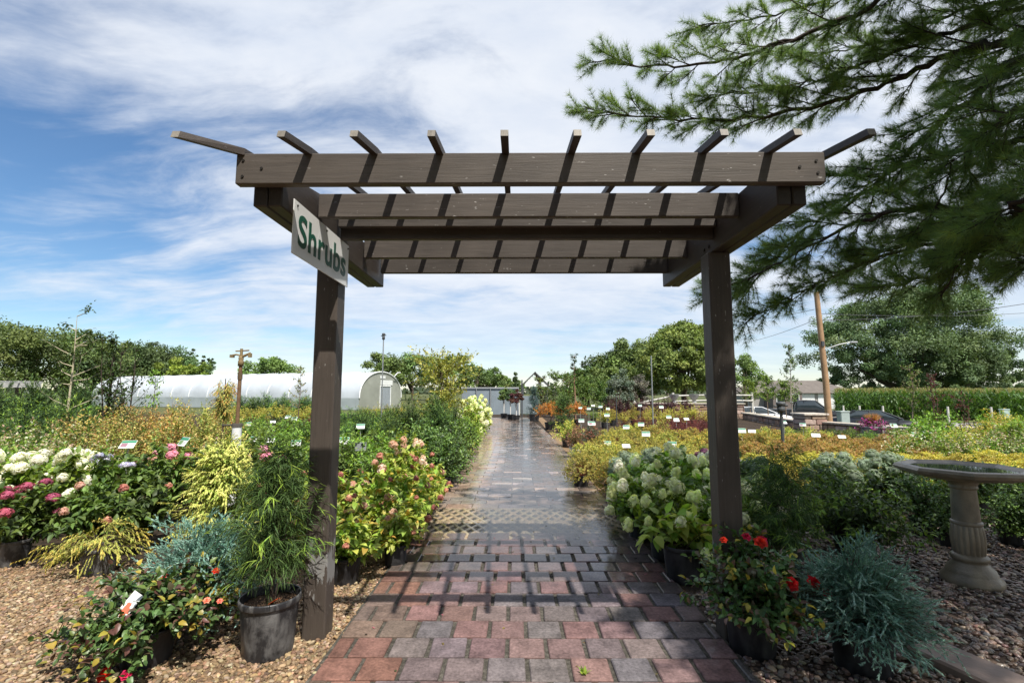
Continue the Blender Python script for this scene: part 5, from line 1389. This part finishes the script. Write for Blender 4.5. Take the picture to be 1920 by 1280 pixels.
V = [ghw(l, *hoop(i / nseg)) for l in np.linspace(0, LEN, st) for i in range(nseg + 1)]
V = np.array(V)
V[:, 2] += 0.02 * np.sin(np.arange(len(V)) * .7)
F = [(r * (nseg + 1) + i, (r + 1) * (nseg + 1) + i, (r + 1) * (nseg + 1) + i + 1, r * (nseg + 1) + i + 1) for r in range(st - 1) for i in range(nseg)]
mb.add(V, F, (1, 1, 1), True); link("roof_film", mb.mesh("roof_film", M_poly), gh)
mb = MB(); pts = [ghw(0, *hoop(i / nseg)) for i in range(nseg + 1)]
mb.add([ghw(0, -HW, 0)] + pts + [ghw(0, HW, 0)], [tuple(range(nseg + 3))]); link("end_wall", mb.mesh("end_wall", M_polyend), gh)
mb = MB()
for s in (-HW, HW):
    mb.add([ghw(0, s, 0), ghw(LEN, s, 0), ghw(LEN, s, SW), ghw(0, s, SW)], [(0, 1, 2, 3)])
link("side_wall", mb.mesh("side_wall", m_flat("greenhouse_side", (.36, .40, .41), .5, 0, .3, .2, .5)), gh)
mb = MB()
mb.tube([(p[0] - axv.x * .03, p[1] - axv.y * .03, p[2]) for p in pts], .06, 6)
for k in range(1, 14):
    l = LEN * k / 14; mb.tube([tuple(Vector(ghw(l, *hoop(i / nseg))) + Vector((0, -.01, .012))) for i in range(nseg + 1)], .035, 5)
link("hoop_frame", mb.mesh("hoop_frame", M_white), gh)
mb = MB(); mb.add([ghw(-.02, -.2, 0), ghw(-.02, 1.3, 0), ghw(-.02, 1.3, 2.0), ghw(-.02, -.2, 2.0)], [(0, 1, 2, 3)]); dr_ = link("door", mb.mesh("door", m_flat("greenhouse_door", (.28, .31, .34), .5)), gh)
mb = MB()
for s in (-.25, 1.35): mb.tube([ghw(-.03, s, 0), ghw(-.03, s, 2.05)], .05, 4)
mb.tube([ghw(-.03, -.25, 2.05), ghw(-.03, 1.35, 2.05)], .05, 4); link("door_frame", mb.mesh("door_frame", M_white), dr_)
mb = MB(); mb.add([ghw(-.05, -.2, 2.15), ghw(-.05, 1.6, 2.15), ghw(-.05, 1.6, 2.6), ghw(-.05, -.2, 2.6), ghw(-.01, -.2, 2.15), ghw(-.01, 1.6, 2.15), ghw(-.01, 1.6, 2.6), ghw(-.01, -.2, 2.6)], [(0, 1, 2, 3), (0, 1, 5, 4), (2, 3, 7, 6), (1, 2, 6, 5), (0, 3, 7, 4)]); link("sign_board", mb.mesh("sign_board", M_white), gh)
mb = MB(); mb.add([ghw(-.03, -.3, 2.75), ghw(-.03, .5, 2.75), ghw(-.03, .5, 3.0), ghw(-.03, -.3, 3.0)], [(0, 1, 2, 3)]); mb.tube([ghw(-.25, 1.6, HT - .35), ghw(-.4, 1.9, HT), ghw(-.5, 2.2, HT)], .05, 5); link("vent", mb.mesh("vent", M_white), gh)
# arbour at the far left
d = 24
ar = thing("grey_arbour", (GX(30, d), d, 0), "weathered grey arbour at the far left behind the dark bushes", "arbour")
wd_ = m_flat("weathered_wood", (.42, .42, .40), .8, 0, .2, .25)
for x_ in (-1.9, -.2, .85):
    mb = MB(); mb.box((x_, 0, .8), (.16, .16, 1.6)); link("post", mb.mesh("post", wd_), ar)
mb = MB(); mb.box((-.6, 0, top(722, d)), (4.0, .25, .22)); link("beam", mb.mesh("beam", wd_), ar)
for k in range(9):
    mb = MB(); mb.box((-2.4 + k * .42, 0, top(722, d) + .16), (.06, 1.2, .1)); link("rafter", mb.mesh("rafter", wd_), ar)

# ------------------------------------------------------------------ end of the path
d = 33
sh_ = thing("shade_house", (GX(922, d), d, 0), "low pale grey fabric walled shade house at the far end of the path", "shade house")
M_fab = m_flat("shade_fabric", (.22, .26, .29), .7, 0, .2, .12, 1.5)
hz = top(727, d); x0 = GX(868, d) - GX(922, d); x1 = GX(972, d) - GX(922, d)
mb = MB(); mb.box(((x0 + x1) / 2, 1.5, hz / 2), (x1 - x0, 3.0, hz)); link("fabric_wall", mb.mesh("fabric_wall", M_fab), sh_)
for k in range(5):
    mb = MB(); mb.tube([(x0 + (x1 - x0) * k / 4, -.06, 0), (x0 + (x1 - x0) * k / 4, -.06, hz + .05)], .04, 6); link("post", mb.mesh("post", M_metal), sh_)
mb = MB(); mb.tube([(x0, -.07, hz), (x1, -.07, hz)], .035, 6); link("top_rail", mb.mesh("top_rail", M_metal), sh_)
x = GX(992, 34) ; s2 = thing("fabric_screen", (x, 34, 0), "low grey fabric screen right of the far gate post", "screen")
mb = MB(); mb.box((0, 0, top(742, 34) / 2), (1.3, .05, top(742, 34))); link("panel", mb.mesh("panel", M_fab), s2)
mb = MB(); mb.tube([(-.62, -.05, 0), (-.62, -.05, top(740, 34))], .035, 6); mb.tube([(.62, -.05, 0), (.62, -.05, top(740, 34))], .035, 6); link("posts", mb.mesh("posts", M_metal), s2)
def pole(name, a, b, d, r, label, mat, headm=None, cat="pole", z=0., h=None):
    t = thing(name, (GX(a, d), d, z), label, cat)
    mb = MB(); mb.tube([(0, 0, -.05), (0, 0, top(b, d, z))], [r, r * .9], 8); link("shaft", mb.mesh("shaft", mat), t)
    if headm:
        mb = MB(); hh = top(b, d, z); mb.lathe([(0, hh - .02), (r * 2.2, hh), (r * 2.2, hh + .10), (r * 1.2, hh + .12), (r * 2.6, hh + .15), (r * 2.6, hh + .2), (0, hh + .22)], 10); mb.tube([(-r * 4, 0, hh + .12), (r * 4, 0, hh + .14)], r * .7, 5)
        link("sprinkler_head", mb.mesh("sprinkler_head", headm), t)
    return t
M_rust = m_tint("rusty_pipe", .7, .3, 20, .2, 60)
pole("gate_post", 972, 735, 29.5, .08, "white gate post at the far end of the path", M_white, cat="post")
pole("thin_pole", 978.5, 712, 29, .045, "thin dark pole at the far end of the path", M_dark)
pole("irrigation_pole", 719, 636, 16, .022, "tall thin irrigation riser right of the left post", M_metal, M_dark, "irrigation pole")
pole("irrigation_pole", 1220, 667, 16, .022, "tall thin pale riser among the yellow shrubs right of the path", M_metal, None, "irrigation pole")
pole("irrigation_pole", 1153, 742, 20, .02, "short dark riser left of the burgundy barberries", M_dark, None, "irrigation pole")
pole("irrigation_pole", 1457, 772, 10.2, .035, "black metal post in front of the orange band right of the right post", M_dark, M_dark, "post")
# the sprinkler standpipe at the left
d = 5.75
sp_ = thing("sprinkler_standpipe", (GX(454, d), d, 0), "rusty sprinkler riser standing in a white plastic pipe left of the left post", "sprinkler")
zj, zt = top(797, d), top(686, d)
mb = MB(); mb.tube([(0, 0, 0), (0, 0, zj)], .052, 12, (.72, .73, .73)); link("white_sleeve", mb.mesh("white_sleeve", M_card), sp_)
mb = MB()
for k in range(6): mb.tube([(-.005, -.053, .25 + k * .13), (.0, -.054, .30 + k * .13)], .006, 4, (.03, .03, .03))
link("marks", mb.mesh("marks", M_card), sp_)
mb = MB(); mb.tube([(0, 0, zj - .02), (0, 0, zt)], .021, 10, (.17, .10, .055)); mb.tube([(0, 0, zt - .16), (0, 0, zt - .08)], .028, 8, (.13, .09, .05)); mb.tube([(0, 0, zj - .02), (0, 0, zj + .02)], .058, 12, (.10, .09, .08)); mb.tube([(-.18, 0, zj - .0), (0, 0, zj)], .012, 6, (.08, .07, .06)); link("riser", mb.mesh("riser", M_rust), sp_)
mb = MB(); BR = (.22, .16, .08)
mb.lathe([(0, zt), (.032, zt), (.032, zt + .06), (.024, zt + .07), (.03, zt + .09), (.02, zt + .12), (0, zt + .12)], 10, BR)
mb.tube([(-.02, 0, zt + .10), (.05, 0, zt + .13), (.11, 0, zt + .16)], [.018, .016, .010], 8, BR); mb.tube([(.02, 0, zt + .12), (-.06, 0, zt + .14), (-.11, .01, zt + .13)], [.012, .010, .014], 7, (.25, .19, .10))
mb.tube([(-.07, 0, zt + .18), (.09, 0, zt + .19)], .009, 6, BR); mb.tube([(.0, 0, zt + .12), (.0, 0, zt + .21)], .016, 6, (.24, .18, .09)); mb.box((.105, 0, zt + .13), (.03, .04, .05), (.25, .19, .1)); mb.box((-.11, 0, zt + .12), (.04, .04, .035), (.2, .15, .08))
link("sprinkler_head", mb.mesh("sprinkler_head", M_rust), sp_)
# gabled shelter at the far end
d = 58
gb = thing("gabled_shelter", (GX(1003, d), d, 0), "dark gabled shelter with a white panel beyond the far end of the path", "shelter")
ze, za = top(722, d), top(699, d); hw = 1.55
M_shing = m_flat("dark_roof", (.06, .055, .055), .8)
for sgn in (-1, 1):
    mb = MB(); an = math.atan2(za - ze, hw); L = math.hypot(za - ze, hw) + .3
    mb.box((sgn * hw * .53, 2, (za + ze) / 2), (L, 4.4, .14), (1, 1, 1), 0, (0, sgn * an, 0)); link("roof", mb.mesh("roof", M_shing), gb)
    for yy in (0, 4):
        mb = MB(); mb.box((sgn * (hw - .1), yy, ze / 2), (.16, .16, ze)); link("post", mb.mesh("post", M_dark), gb)
mb = MB(); mb.box((.1, -.1, ze + .12), (2.7, .08, .55)); link("white_panel", mb.mesh("white_panel", M_white), gb)
mb = MB()
for k in range(-4, 5):
    hgt = (za - ze) * (1 - abs(k) * .31 / hw) - .3
    if hgt > .1: mb.box((k * .31, -.06, ze + .35 + hgt / 2), (.05, .05, hgt))
link("lattice", mb.mesh("lattice", M_white), gb)

# ------------------------------------------------------------------ stone walls, fence, car park
M_wall = m_tint("wall_stone", .85, .3, 9, .5, 30)
WC = [(.34, .24, .18), (.40, .29, .22), (.28, .21, .17), (.46, .36, .29), (.36, .22, .15)]
def stonewall(p, q, z0, z1, th, label, name="stone_wall", cat="wall", cap=True):
    p = Vector(p); q = Vector(q); L = (q - p).length; a = math.atan2(q.y - p.y, q.x - p.x)
    t = thing(name, (p.x, p.y, 0), label, cat, None, a)
    mb = MB(); z = z0; r_ = 0
    while z < z1 - .02:
        h = min(.2, z1 - z); x = -.2 * (r_ % 2)
        while x < L:
            w = rng.uniform(.3, .6); xa, xb = max(0, x), min(L, x + w)
            if xb - xa > .05: mb.box(((xa + xb) / 2, rng.normal() * .015, z + h / 2), (xb - xa - .015, th, h - .014), pick(WC, 1, .12)[0], .02)
            x += w
        z += h; r_ += 1
    mb.box((L / 2, 0, (z0 + z1) / 2 - .02), (L - .02, th * .8, z1 - z0 - .03), (.12, .09, .07))
    link("stones", mb.mesh("stones", M_wall), t)
    if cap:
        mb = MB(); x = -.05
        while x < L:
            w = min(rng.uniform(.7, 1.1), L + .05 - x); mb.box((x + w / 2, 0, z1 + .04), (w - .01, th + .12, .075), pick([(.42, .37, .31), (.48, .43, .36)], 1, .08)[0], .012); x += w
        link("cap", mb.mesh("cap", M_wall), t)
    return t
stonewall((GX(1185, 29), 29), (GX(1388, 28), 28), LOW, .80, .4, "reddish stone retaining wall below the white rail fence")
stonewall((GX(1390, 27.5), 27.4), (GX(1490, 19.9), 19.9), LOW, .30, .4, "low stone wall running forward to the capped stone pillar")
stonewall((GX(1488, 19.2), 19.2), (GX(1529, 19.2), 19.2), LOW, top(778, 19), .85, "square stone pillar with a broad cap left of the utility pole", "stone_pillar", "pillar")
stonewall((GX(1534, 19), 19), (GX(1712, 15.6), 15.6), LOW, top(800, 17), .4, "low stone wall in front of the parked black saloon car")
stonewall((GX(1712, 15.4), 15.4), (GX(1712, 15.4) + 14, 12.0), LOW, top(803, 15.4), .4, "stone wall behind the yellow bushes at the right edge")
M_rail = m_flat("rail_wood", (.55, .53, .48), .8, 0, .2, .2)
d = 29.6
rf = thing("rail_fence", (GX(1190, d), d, 0), "pale two rail wooden fence on top of the stone wall", "fence")
f0 = GX(1190, d)
P3 = [W(1190, 757, d), W(1262, 742, d), W(1335, 740, d), W(1410, 741, d)]
for k, w in enumerate(P3):
    mb = MB(); mb.box((w.x - f0, 0, (w.z + .1 - .4) / 2 + .2), (.11, .11, w.z + .3)); link("post", mb.mesh("post", M_rail), rf)
for dz in (0, -.33):
    for k in range(3):
        a, b = P3[k], P3[k + 1]
        if dz and k == 0: continue
        mb = MB(); mb.tube([(a.x - f0, -.07, a.z + dz), (b.x - f0, -.07, b.z + dz)], .055, 6); link("rail", mb.mesh("rail", M_rail), rf)
M_urn = m_flat("grey_urn", (.26, .27, .27), .7)
mb = MB(); mb.lathe([(0, 0), (.16, 0), (.14, .05), (.08, .10), (.12, .16), (.24, .32), (.28, .46), (.31, .50), (.27, .5), (.24, .42), (0, .40)], 14); um = mb.mesh("urn", M_urn)
UR = Proto("garden_urn", "urn"); UR.part("urn_bowl", um)
mb = MB(); mb.lathe([(0, .425), (.23, .42), (.2, .46), (0, .5)], 12); UR.part("soil", mb.mesh("soil", M_psoil))
for a, lab in [(1260, "grey urn at the left corner of the rail fence"), (1297, "grey urn between two posts of the rail fence"), (1326, "grey urn by the fence beside the right post")]:
    UR.place(GX(a, 28.75), 28.75, lab, z=.88)

def m_paint(name, col):
    m, nt, b = newmat(name); b.inputs["Base Color"].default_value = (*col, 1)
    b.inputs["Roughness"].default_value = .35; b.inputs["Metallic"].default_value = .2; b.inputs["Coat Weight"].default_value = 1; b.inputs["Coat Roughness"].default_value = .05
    return m
M_glass = m_flat("car_glass", (.03, .04, .045), .06, 0, .8, .02)
M_tyre = m_flat("tyre_rubber", (.02, .02, .02), .85)
M_rim = m_flat("wheel_rim", (.45, .46, .47), .3, .8)
M_lamp = m_flat("lamp_glass", (.62, .66, .70), .12, 0, .8)
def loft(mb, st):
    "st: x, half width, z bottom, z shoulder, z top, top half width"
    rows_ = []
    for x, w, zb, zs, zt, wt in st:
        rows_ += [[(x, -w * .96, zb), (x, -w, (zb + zs) / 2), (x, -w * .985, zs), (x, -wt, zt), (x, wt, zt), (x, w * .985, zs), (x, w, (zb + zs) / 2), (x, w * .96, zb)]]
    n = 8; V = [p for r_ in rows_ for p in r_]
    F = [(i * n + j, i * n + (j + 1) % n, (i + 1) * n + (j + 1) % n, (i + 1) * n + j) for i in range(len(st) - 1) for j in range(n)]
    F += [tuple(range(n)), tuple(range((len(st) - 1) * n, len(st) * n))[::-1]]
    mb.add(V, F, (1, 1, 1), False)
def vehicle(kind, x, y, rz, paint, label):
    t = thing({"saloon": "parked_saloon", "pickup": "pickup_truck"}[kind], (x, y, LOW + .01), label, "car" if kind == "saloon" else "pickup", None, rz)
    mb = MB()
    if kind == "saloon":
        loft(mb, [(-2.35, .70, .38, .60, .80, .66), (-2.28, .84, .30, .66, .92, .76), (-1.9, .90, .24, .72, .98, .80), (-1.0, .92, .22, .74, .97, .84), (0, .92, .22, .74, .96, .84), (.9, .92, .22, .72, .95, .84), (1.6, .90, .24, .66, .86, .76), (2.15, .82, .28, .56, .74, .66), (2.34, .66, .34, .48, .60, .56)])
        cab = [(-1.75, .80, .93, .95, .97, .72), (-.95, .82, .93, 1.15, 1.36, .60), (.15, .82, .93, 1.16, 1.40, .60), (1.15, .80, .90, .93, .95, .70)]
        roof = [(-1.0, .61, 1.345, 1.36, 1.385, .55), (-.4, .62, 1.38, 1.40, 1.43, .56), (.2, .61, 1.38, 1.40, 1.425, .55)]
        wx, wr = (-1.42, 1.45), .33; pil = [(-1.72, -1.0), (1.12, .2)]
    else:
        loft(mb, [(-2.8, .88, .5, .8, 1.12, .86), (-2.7, .96, .45, .85, 1.16, .90), (-1.0, .98, .42, .88, 1.16, .92), (-.85, .98, .42, .88, 1.18, .92), (.5, .98, .42, .88, 1.16, .92), (1.2, .98, .42, .88, 1.15, .9), (2.4, .95, .45, .85, 1.05, .86), (2.75, .88, .5, .78, .95, .8)])
        cab = [(-.95, .86, 1.12, 1.15, 1.18, .80), (-.78, .88, 1.12, 1.5, 1.80, .70), (.35, .88, 1.12, 1.5, 1.82, .70), (1.15, .86, 1.1, 1.13, 1.15, .78)]
        roof = [(-.85, .71, 1.79, 1.81, 1.83, .64), (-.2, .73, 1.80, 1.83, 1.87, .66), (.42, .71, 1.79, 1.82, 1.85, .64)]
        wx, wr = (-1.75, 1.75), .40; pil = [(-.95, -.82), (1.12, .4)]
    body = link("body", mb.mesh("body", paint), t)
    mb = MB(); loft(mb, cab); link("windows", mb.mesh("windows", M_glass), t)
    mb = MB(); loft(mb, roof)
    zt = roof[1][4] - .03; zb = cab[0][4]
    for sgn in (-1, 1):
        for (xb, xt) in pil: mb.tube([(xb, sgn * .76 * (1 if kind == "saloon" else 1.08), zb), (xt, sgn * .60 * (1 if kind == "saloon" else 1.16), zt - .02)], .035, 5)
        mb.tube([(-.35, sgn * .825 * (1 if kind == "saloon" else 1.06), zb), (-.35, sgn * .62 * (1 if kind == "saloon" else 1.16), zt - .01)], .035, 5)
    link("roof", mb.mesh("roof", paint), t)
    if kind == "pickup":
        mb = MB(); mb.box((-1.82, 0, 1.175), (1.65, 1.6, .03)); link("bed", mb.mesh("bed", M_dark), t)
    wm = MB(); wm.tube([(0, -.11, 0), (0, .11, 0)], wr, 20); wm = wm.mesh("tyre", M_tyre)
    rm = MB(); rm.tube([(0, -.115, 0), (0, .115, 0)], wr * .62, 12); rm = rm.mesh("rim", M_rim)
    hwid = .83 if kind == "saloon" else .89
    for xx in wx:
        for sgn in (-1, 1):
            w = link("wheel", wm, t, (xx, sgn * hwid, wr)); link("rim", rm, w)
    xf = 2.24 if kind == "saloon" else 2.70
    for sgn in (-1, 1):
        mb = MB(); mb.box((xf, sgn * .58, .60 if kind == "saloon" else .84), (.22, .26, .13), (1, 1, 1), .03); link("headlight", mb.mesh("headlight", M_lamp), t)
        mb = MB(); mb.box((.95, sgn * .98, .99 if kind == "saloon" else 1.2), (.12, .16, .11), (1, 1, 1), .03); link("mirror", mb.mesh("mirror", paint), t)
M_black = m_paint("black_car_paint", (.010, .011, .013)); M_wcar = m_paint("white_car_paint", (.62, .63, .64))
vehicle("saloon", GX(1632, 28), 28, R(-33), M_black, "black saloon car parked in front of the corn field")
vehicle("pickup", GX(1508, 36), 36, R(-25), M_black, "black pickup truck parked left of the utility pole")
vehicle("saloon", GX(1412, 35), 35, R(-10), M_wcar, "white car parked behind the stone wall, left of the black pickup")
# utility pole
d = 24.5
up_ = thing("utility_pole", (GX(1545, d), d, LOW), "tan wooden utility pole with a lamp arm, right of the pickup", "utility pole")
M_polew = m_wood("pole_wood", 2, (.36, .22, .12), .1)
mb = MB(); mb.tube([(0, 0, -.2), (-.05, 0, 3), (-.22, 0, 7.6)], [.165, .145, .12], 12); link("shaft", mb.mesh("shaft", M_polew), up_)
mb = MB(); mb.tube([(-.1, -.1, 4.6), (.6, -.25, 4.85), (1.1, -.35, 4.95)], .028, 6); link("lamp_arm", mb.mesh("lamp_arm", M_metal), up_)
mb = MB(); mb.box((1.25, -.37, 4.95), (.36, .14, .08), (1, 1, 1), .03); link("lamp_head", mb.mesh("lamp_head", M_metal), up_)
mb = MB(); mb.box((-.15, -.12, 4.9), (.12, .12, .25)); link("insulator", mb.mesh("insulator", M_dark), up_)
M_wire = m_flat("wire", (.05, .05, .055), .5)
def wire(pts, label):
    t = MB(); p = [np.array(q) for q in pts]; out = []
    for a, b in zip(p[:-1], p[1:]):
        for s in np.linspace(0, 1, 14): q = a * (1 - s) + b * s; q = q + np.array([0, 0, -1.2 * s * (1 - s)]); out.append(q)
    t.tube(out, .014, 4); tag(link("power_line", t.mesh("power_line", M_wire)), label, "power line")
wire([W(1527, 580, d), W(1376, 598, 70), W(1225, 640, 120)], "upper power line running left from the utility pole")
wire([W(1528, 600, d), W(1384, 642, 70), W(1090, 716, 200)], "lower power line running left from the utility pole")
wire([W(1530, 588, d), W(2000, 580, 40)], "upper power line running right from the utility pole")
wire([W(1530, 600, d), W(2000, 556, 24)], "lower power line running right from the utility pole")
# service boxes
for a, b, d, w, h, z, lab, col in [(1571, 772, 23.0, .42, .9, LOW, "grey green utility cabinet at the foot of the utility pole", (.34, .40, .38)), (1869, 768, 26.0, .34, .8, LOW + .55, "small pale green service box before the corn field", (.36, .46, .42))]:
    t = thing("service_box", (GX(a, d), d, z), lab, "utility box")
    hh = top(b, d, z); mb = MB(); mb.box((0, 0, hh / 2), (w, w * .8, hh), (1, 1, 1), .03); link("cabinet", mb.mesh("cabinet", m_flat("box_green", col, .5)), t)
    mb = MB(); mb.box((0, 0, hh + .02), (w * 1.1, w * .9, .06), (1, 1, 1), .02); link("lid", mb.mesh("lid", m_flat("box_lid", tuple(q * .9 for q in col), .5)), t)
# planter with petunias on the wall
d = 15.6
pt = thing("flower_planter", (GX(1625, d), d, .0), "planter of magenta petunias with an orange grass tuft, before the black car", "planter")
a_, b_ = pots(.34, .42, M_urn); link("pot", a_, pt); link("soil", b_, pt)
ml = MB(); grow(ml, None, h=.38, r=.52, S=60, K=6, M=4, L=.06, Wd=.045, cols=[(.36, .06, .22), (.42, .09, .28), (.10, .14, .05)], z0=.33, t0=.4, tl=.08, lo=-.3, fill=.7, tpl='quad'); link("petunias", ml.mesh("petunias", M_petal), pt)
ml = MB(); n = 260; D = nrm(rv(n) * .55 + np.array([0, 0, .9])); leaves(ml, np.tile([[0, 0, .45]], (n, 1)), D, rv(n), .42, .012, pick([(.50, .26, .07), (.42, .22, .07), (.34, .26, .08)], n), 'blade'); link("grass_tuft", ml.mesh("grass_tuft", M_fol), pt)
# house
d = 72
hs_ = thing("house", (GX(1495, d), d, LOW), "low ranch house with a grey brown roof behind the parked cars", "house")
M_roof = m_flat("house_roof", (.15, .13, .115), .9, 0, .2, .15, 2)
M_hw = m_flat("house_wall", (.33, .31, .29), .8); M_brk = m_flat("house_brick", (.16, .13, .12), .85)
xl, xr = GX(1398, d) - GX(1495, d), GX(1612, d) - GX(1495, d); zr, ze = top(712, d, LOW), top(736, d, LOW)
mb = MB(); mb.box(((xl + xr) / 2, 4.5, ze / 2), (xr - xl - 1.2, 8, ze)); link("wall", mb.mesh("wall", M_hw), hs_)
mb = MB(); mb.add([(xl, 0, ze - .05), (xr, 0, ze - .05), (xr, 9, ze - .05), (xl, 9, ze - .05), (xl + 4, 4.5, zr), (xr - 4, 4.5, zr)], [(0, 1, 5, 4), (1, 2, 5), (2, 3, 4, 5), (3, 0, 4), (0, 3, 2, 1)]); link("roof", mb.mesh("roof", M_roof), hs_)
mb = MB(); gx = xl + 4.6; mb.add([(gx - 2.4, -2.2, ze - .1), (gx + 2.4, -2.2, ze - .1), (gx, -2.2, ze + 1.25), (gx - 2.4, 4, ze - .1), (gx + 2.4, 4, ze - .1), (gx, 4, ze + 1.25)], [(0, 1, 2), (0, 2, 5, 3), (1, 4, 5, 2)]); link("gable_roof", mb.mesh("gable_roof", M_roof), hs_)
mb = MB(); mb.box((gx, .2, (ze - .1) / 2), (4.2, 4.6, ze - .14)); link("gable_wall", mb.mesh("gable_wall", M_brk), hs_)
for x_ in (gx + 4.2, gx + 7.2):
    mb = MB(); mb.box((x_, .47, 1.1), (2.5, .1, 2.2)); link("garage_door", mb.mesh("garage_door", M_white), hs_)
for x_ in (gx - 1, gx + 1, gx + 10.5):
    f = MB(); f.box((x_, (.46 if x_ > gx + 2 else -2.13), 1.6), (1.3, .1, 1.2)); f = link("window", f.mesh("window", M_white), hs_)
    g_ = MB(); g_.box((x_, (.40 if x_ > gx + 2 else -2.19), 1.6), (1.1, .03, 1.0)); link("pane", g_.mesh("pane", M_glass), f)
an = thing("antenna", (GX(1419, d), d + 4, LOW + ze), "thin television antenna above the house roof", "antenna")
hh = top(681, d + 4, LOW + ze); mb = MB(); mb.tube([(0, 0, -1), (0, 0, hh)], .05, 5); link("mast", mb.mesh("mast", M_metal), an)
mb = MB(); mb.tube([(-1.1, 0, hh - .05), (1.1, 0, hh - .05)], .03, 4)
for k in range(-3, 4): mb.tube([(k * .33, -.5, hh - .05), (k * .33, .5, hh - .05)], .02, 4)
link("crossbar", mb.mesh("crossbar", M_metal), an)
# corn field
mb = MB(); n = 5200
xs = rng.uniform(28, 84, n); k = rng.integers(0, 12, n); ys = 44 + k * .8 + rng.normal(size=n) * .08 - (xs - 28) * .12
keep = xs > ys * .66; xs = xs[keep]; ys = ys[keep]; n = len(xs)
hh = rng.uniform(2.45, 2.85, n)
for q in range(9):
    f = (q + .7) / 9.5; a = rng.uniform(0, 2 * PI, n)
    D = np.stack([np.cos(a) * .8, np.sin(a) * .8, rng.uniform(.45, 1.0, n)], -1)
    leaves(mb, np.stack([xs, ys, LOW + hh * f * .92], -1), D, np.tile([[0, 0, 1.]], (n, 1)) + rv(n) * .2, rng.uniform(.5, .85, n), .11, pick([(.07, .13, .028), (.09, .155, .035), (.055, .105, .025)], n), 'blade')
for q in range(4):
    leaves(mb, np.stack([xs, ys, LOW + hh * .92], -1), nrm(rv(n) * .35 + np.array([0, 0, 1])), rv(n), .34, .035, pick([(.28, .25, .10), (.22, .21, .08)], n), 'blade')
tag(link("corn_field", mb.mesh("corn_field", M_fol)), kind="stuff")
for a, d in [(1572, 40.5), (1645, 39.5), (1602, 40), (1845, 36.5), (1912, 35.8), (1765, 37.6)]:
    t = thing("fence_post", (GX(a, d), d, LOW), "weathered grey fence post at the edge of the corn field", "fence post", "fence posts along the corn")
    mb = MB(); mb.tube([(0, 0, -.1), (.01, 0, 1.35)], [.085, .07], 8); link("timber", mb.mesh("timber", M_rail), t)

# ------------------------------------------------------------------ bird bath
M_conc = m_tint("cast_stone", .34, .5, 5, .3, 45, .5)
bx, by = G(1823, 1094)
bb = thing("bird_bath", (bx, by, 0), "stone bird bath with an octagonal bowl on a fluted pedestal at the right", "bird bath", None, R(12))
CS = (.27, .22, .155)
mb = MB()
mb.lathe([(0, 0), (.265, 0), (.27, .03), (.262, .06), (.225, .085), (.222, .095), (.205, .125), (.15, .165), (.145, .18), (.165, .19), (.168, .21), (.155, .225), (.128, .235)], 40, CS); link("base", mb.mesh("base", M_conc), bb, (0, 0, 0), None, (.72, .72, 1))
mb = MB()
prof = [(.132, .228)] + [(.134 + .014 * math.sin((z - .23) / .22 * PI), z) for z in np.linspace(.235, .45, 10)] + [(.13, .455)]
mb.lathe(prof, 144, CS, True, (1, 10, .09, 18))
mb.lathe([(.128, .45), (.142, .457), (.146, .468), (.142, .48), (.128, .487)], 40, CS)
mb.lathe([(.127, .484), (.122, .60), (.115, .70), (.113, .735)], 48, CS)
mb.lathe([(.112, .73), (.128, .738), (.13, .752), (.12, .76), (.145, .785), (.17, .80)], 40, CS); link("pedestal", mb.mesh("pedestal", M_conc), bb, (0, 0, 0), None, (.70, .70, 1))
mb = MB(); RB = .475
mb.lathe([(0, .795), (.17, .80), (.38, .832), (RB, .862), (RB + .012, .885), (RB - .008, .905), (RB - .045, .912), (RB - .06, .905), (.36, .885), (.2, .872), (0, .868)], 8, CS, False)
bo = link("bowl", mb.mesh("bowl", M_conc), bb, (0, 0, 0), None, (.9, .9, 1))
M_bw = m_flat("bath_water", (.05, .055, .05), .03, 0, .6, .05)
mb = MB(); mb.lathe([(0, .893), (.385, .893)], 8, (1, 1, 1), False); link("bath_water", mb.mesh("bath_water", M_bw), bb, (0, 0, 0), None, (.9, .9, 1))

# ------------------------------------------------------------------ small litter on the path
mb = MB(); n = 90
P = np.stack([rng.uniform(-1.0, 1.2, n), 1.9 + 7 * rng.uniform(0, 1, n) ** 1.4, np.full(n, PTOP + .004)], -1)
leaves(mb, P, rv(n) * np.array([1, 1, .1]), nrm(np.array([0, 0, 1.]) + rv(n) * .15), rng.uniform(.012, .035, n), rng.uniform(.008, .018, n), pick([(.05, .035, .02), (.10, .07, .03), (.16, .13, .04), (.30, .10, .12), (.07, .09, .03)], n), 'leaf')
o = link("fallen_leaves", mb.mesh("fallen_leaves", M_fol)); o["kind"] = "stuff"
x, y = G(1096, 1274)
wt = thing("weed", (x, y, .02), "tiny green weed growing in a paver joint at the bottom of the picture", "weed")
mb = MB(); n = 16; leaves(mb, np.zeros((n, 3)) + rv(n) * .008 * np.array([1, 1, 0]), nrm(rv(n) * .6 + np.array([0, 0, .8])), rv(n), .05, .012, pick(GRB, n), 'blade'); link("leaf_tuft", mb.mesh("leaf_tuft", M_fol), wt)
for i, (a, b, lab) in enumerate([(1151, 1180 - 0, "single pink petal lying on the gravel right of the dusty pot"), (800, 1268, "pink petal on the gravel at the bottom left")]):
    pass
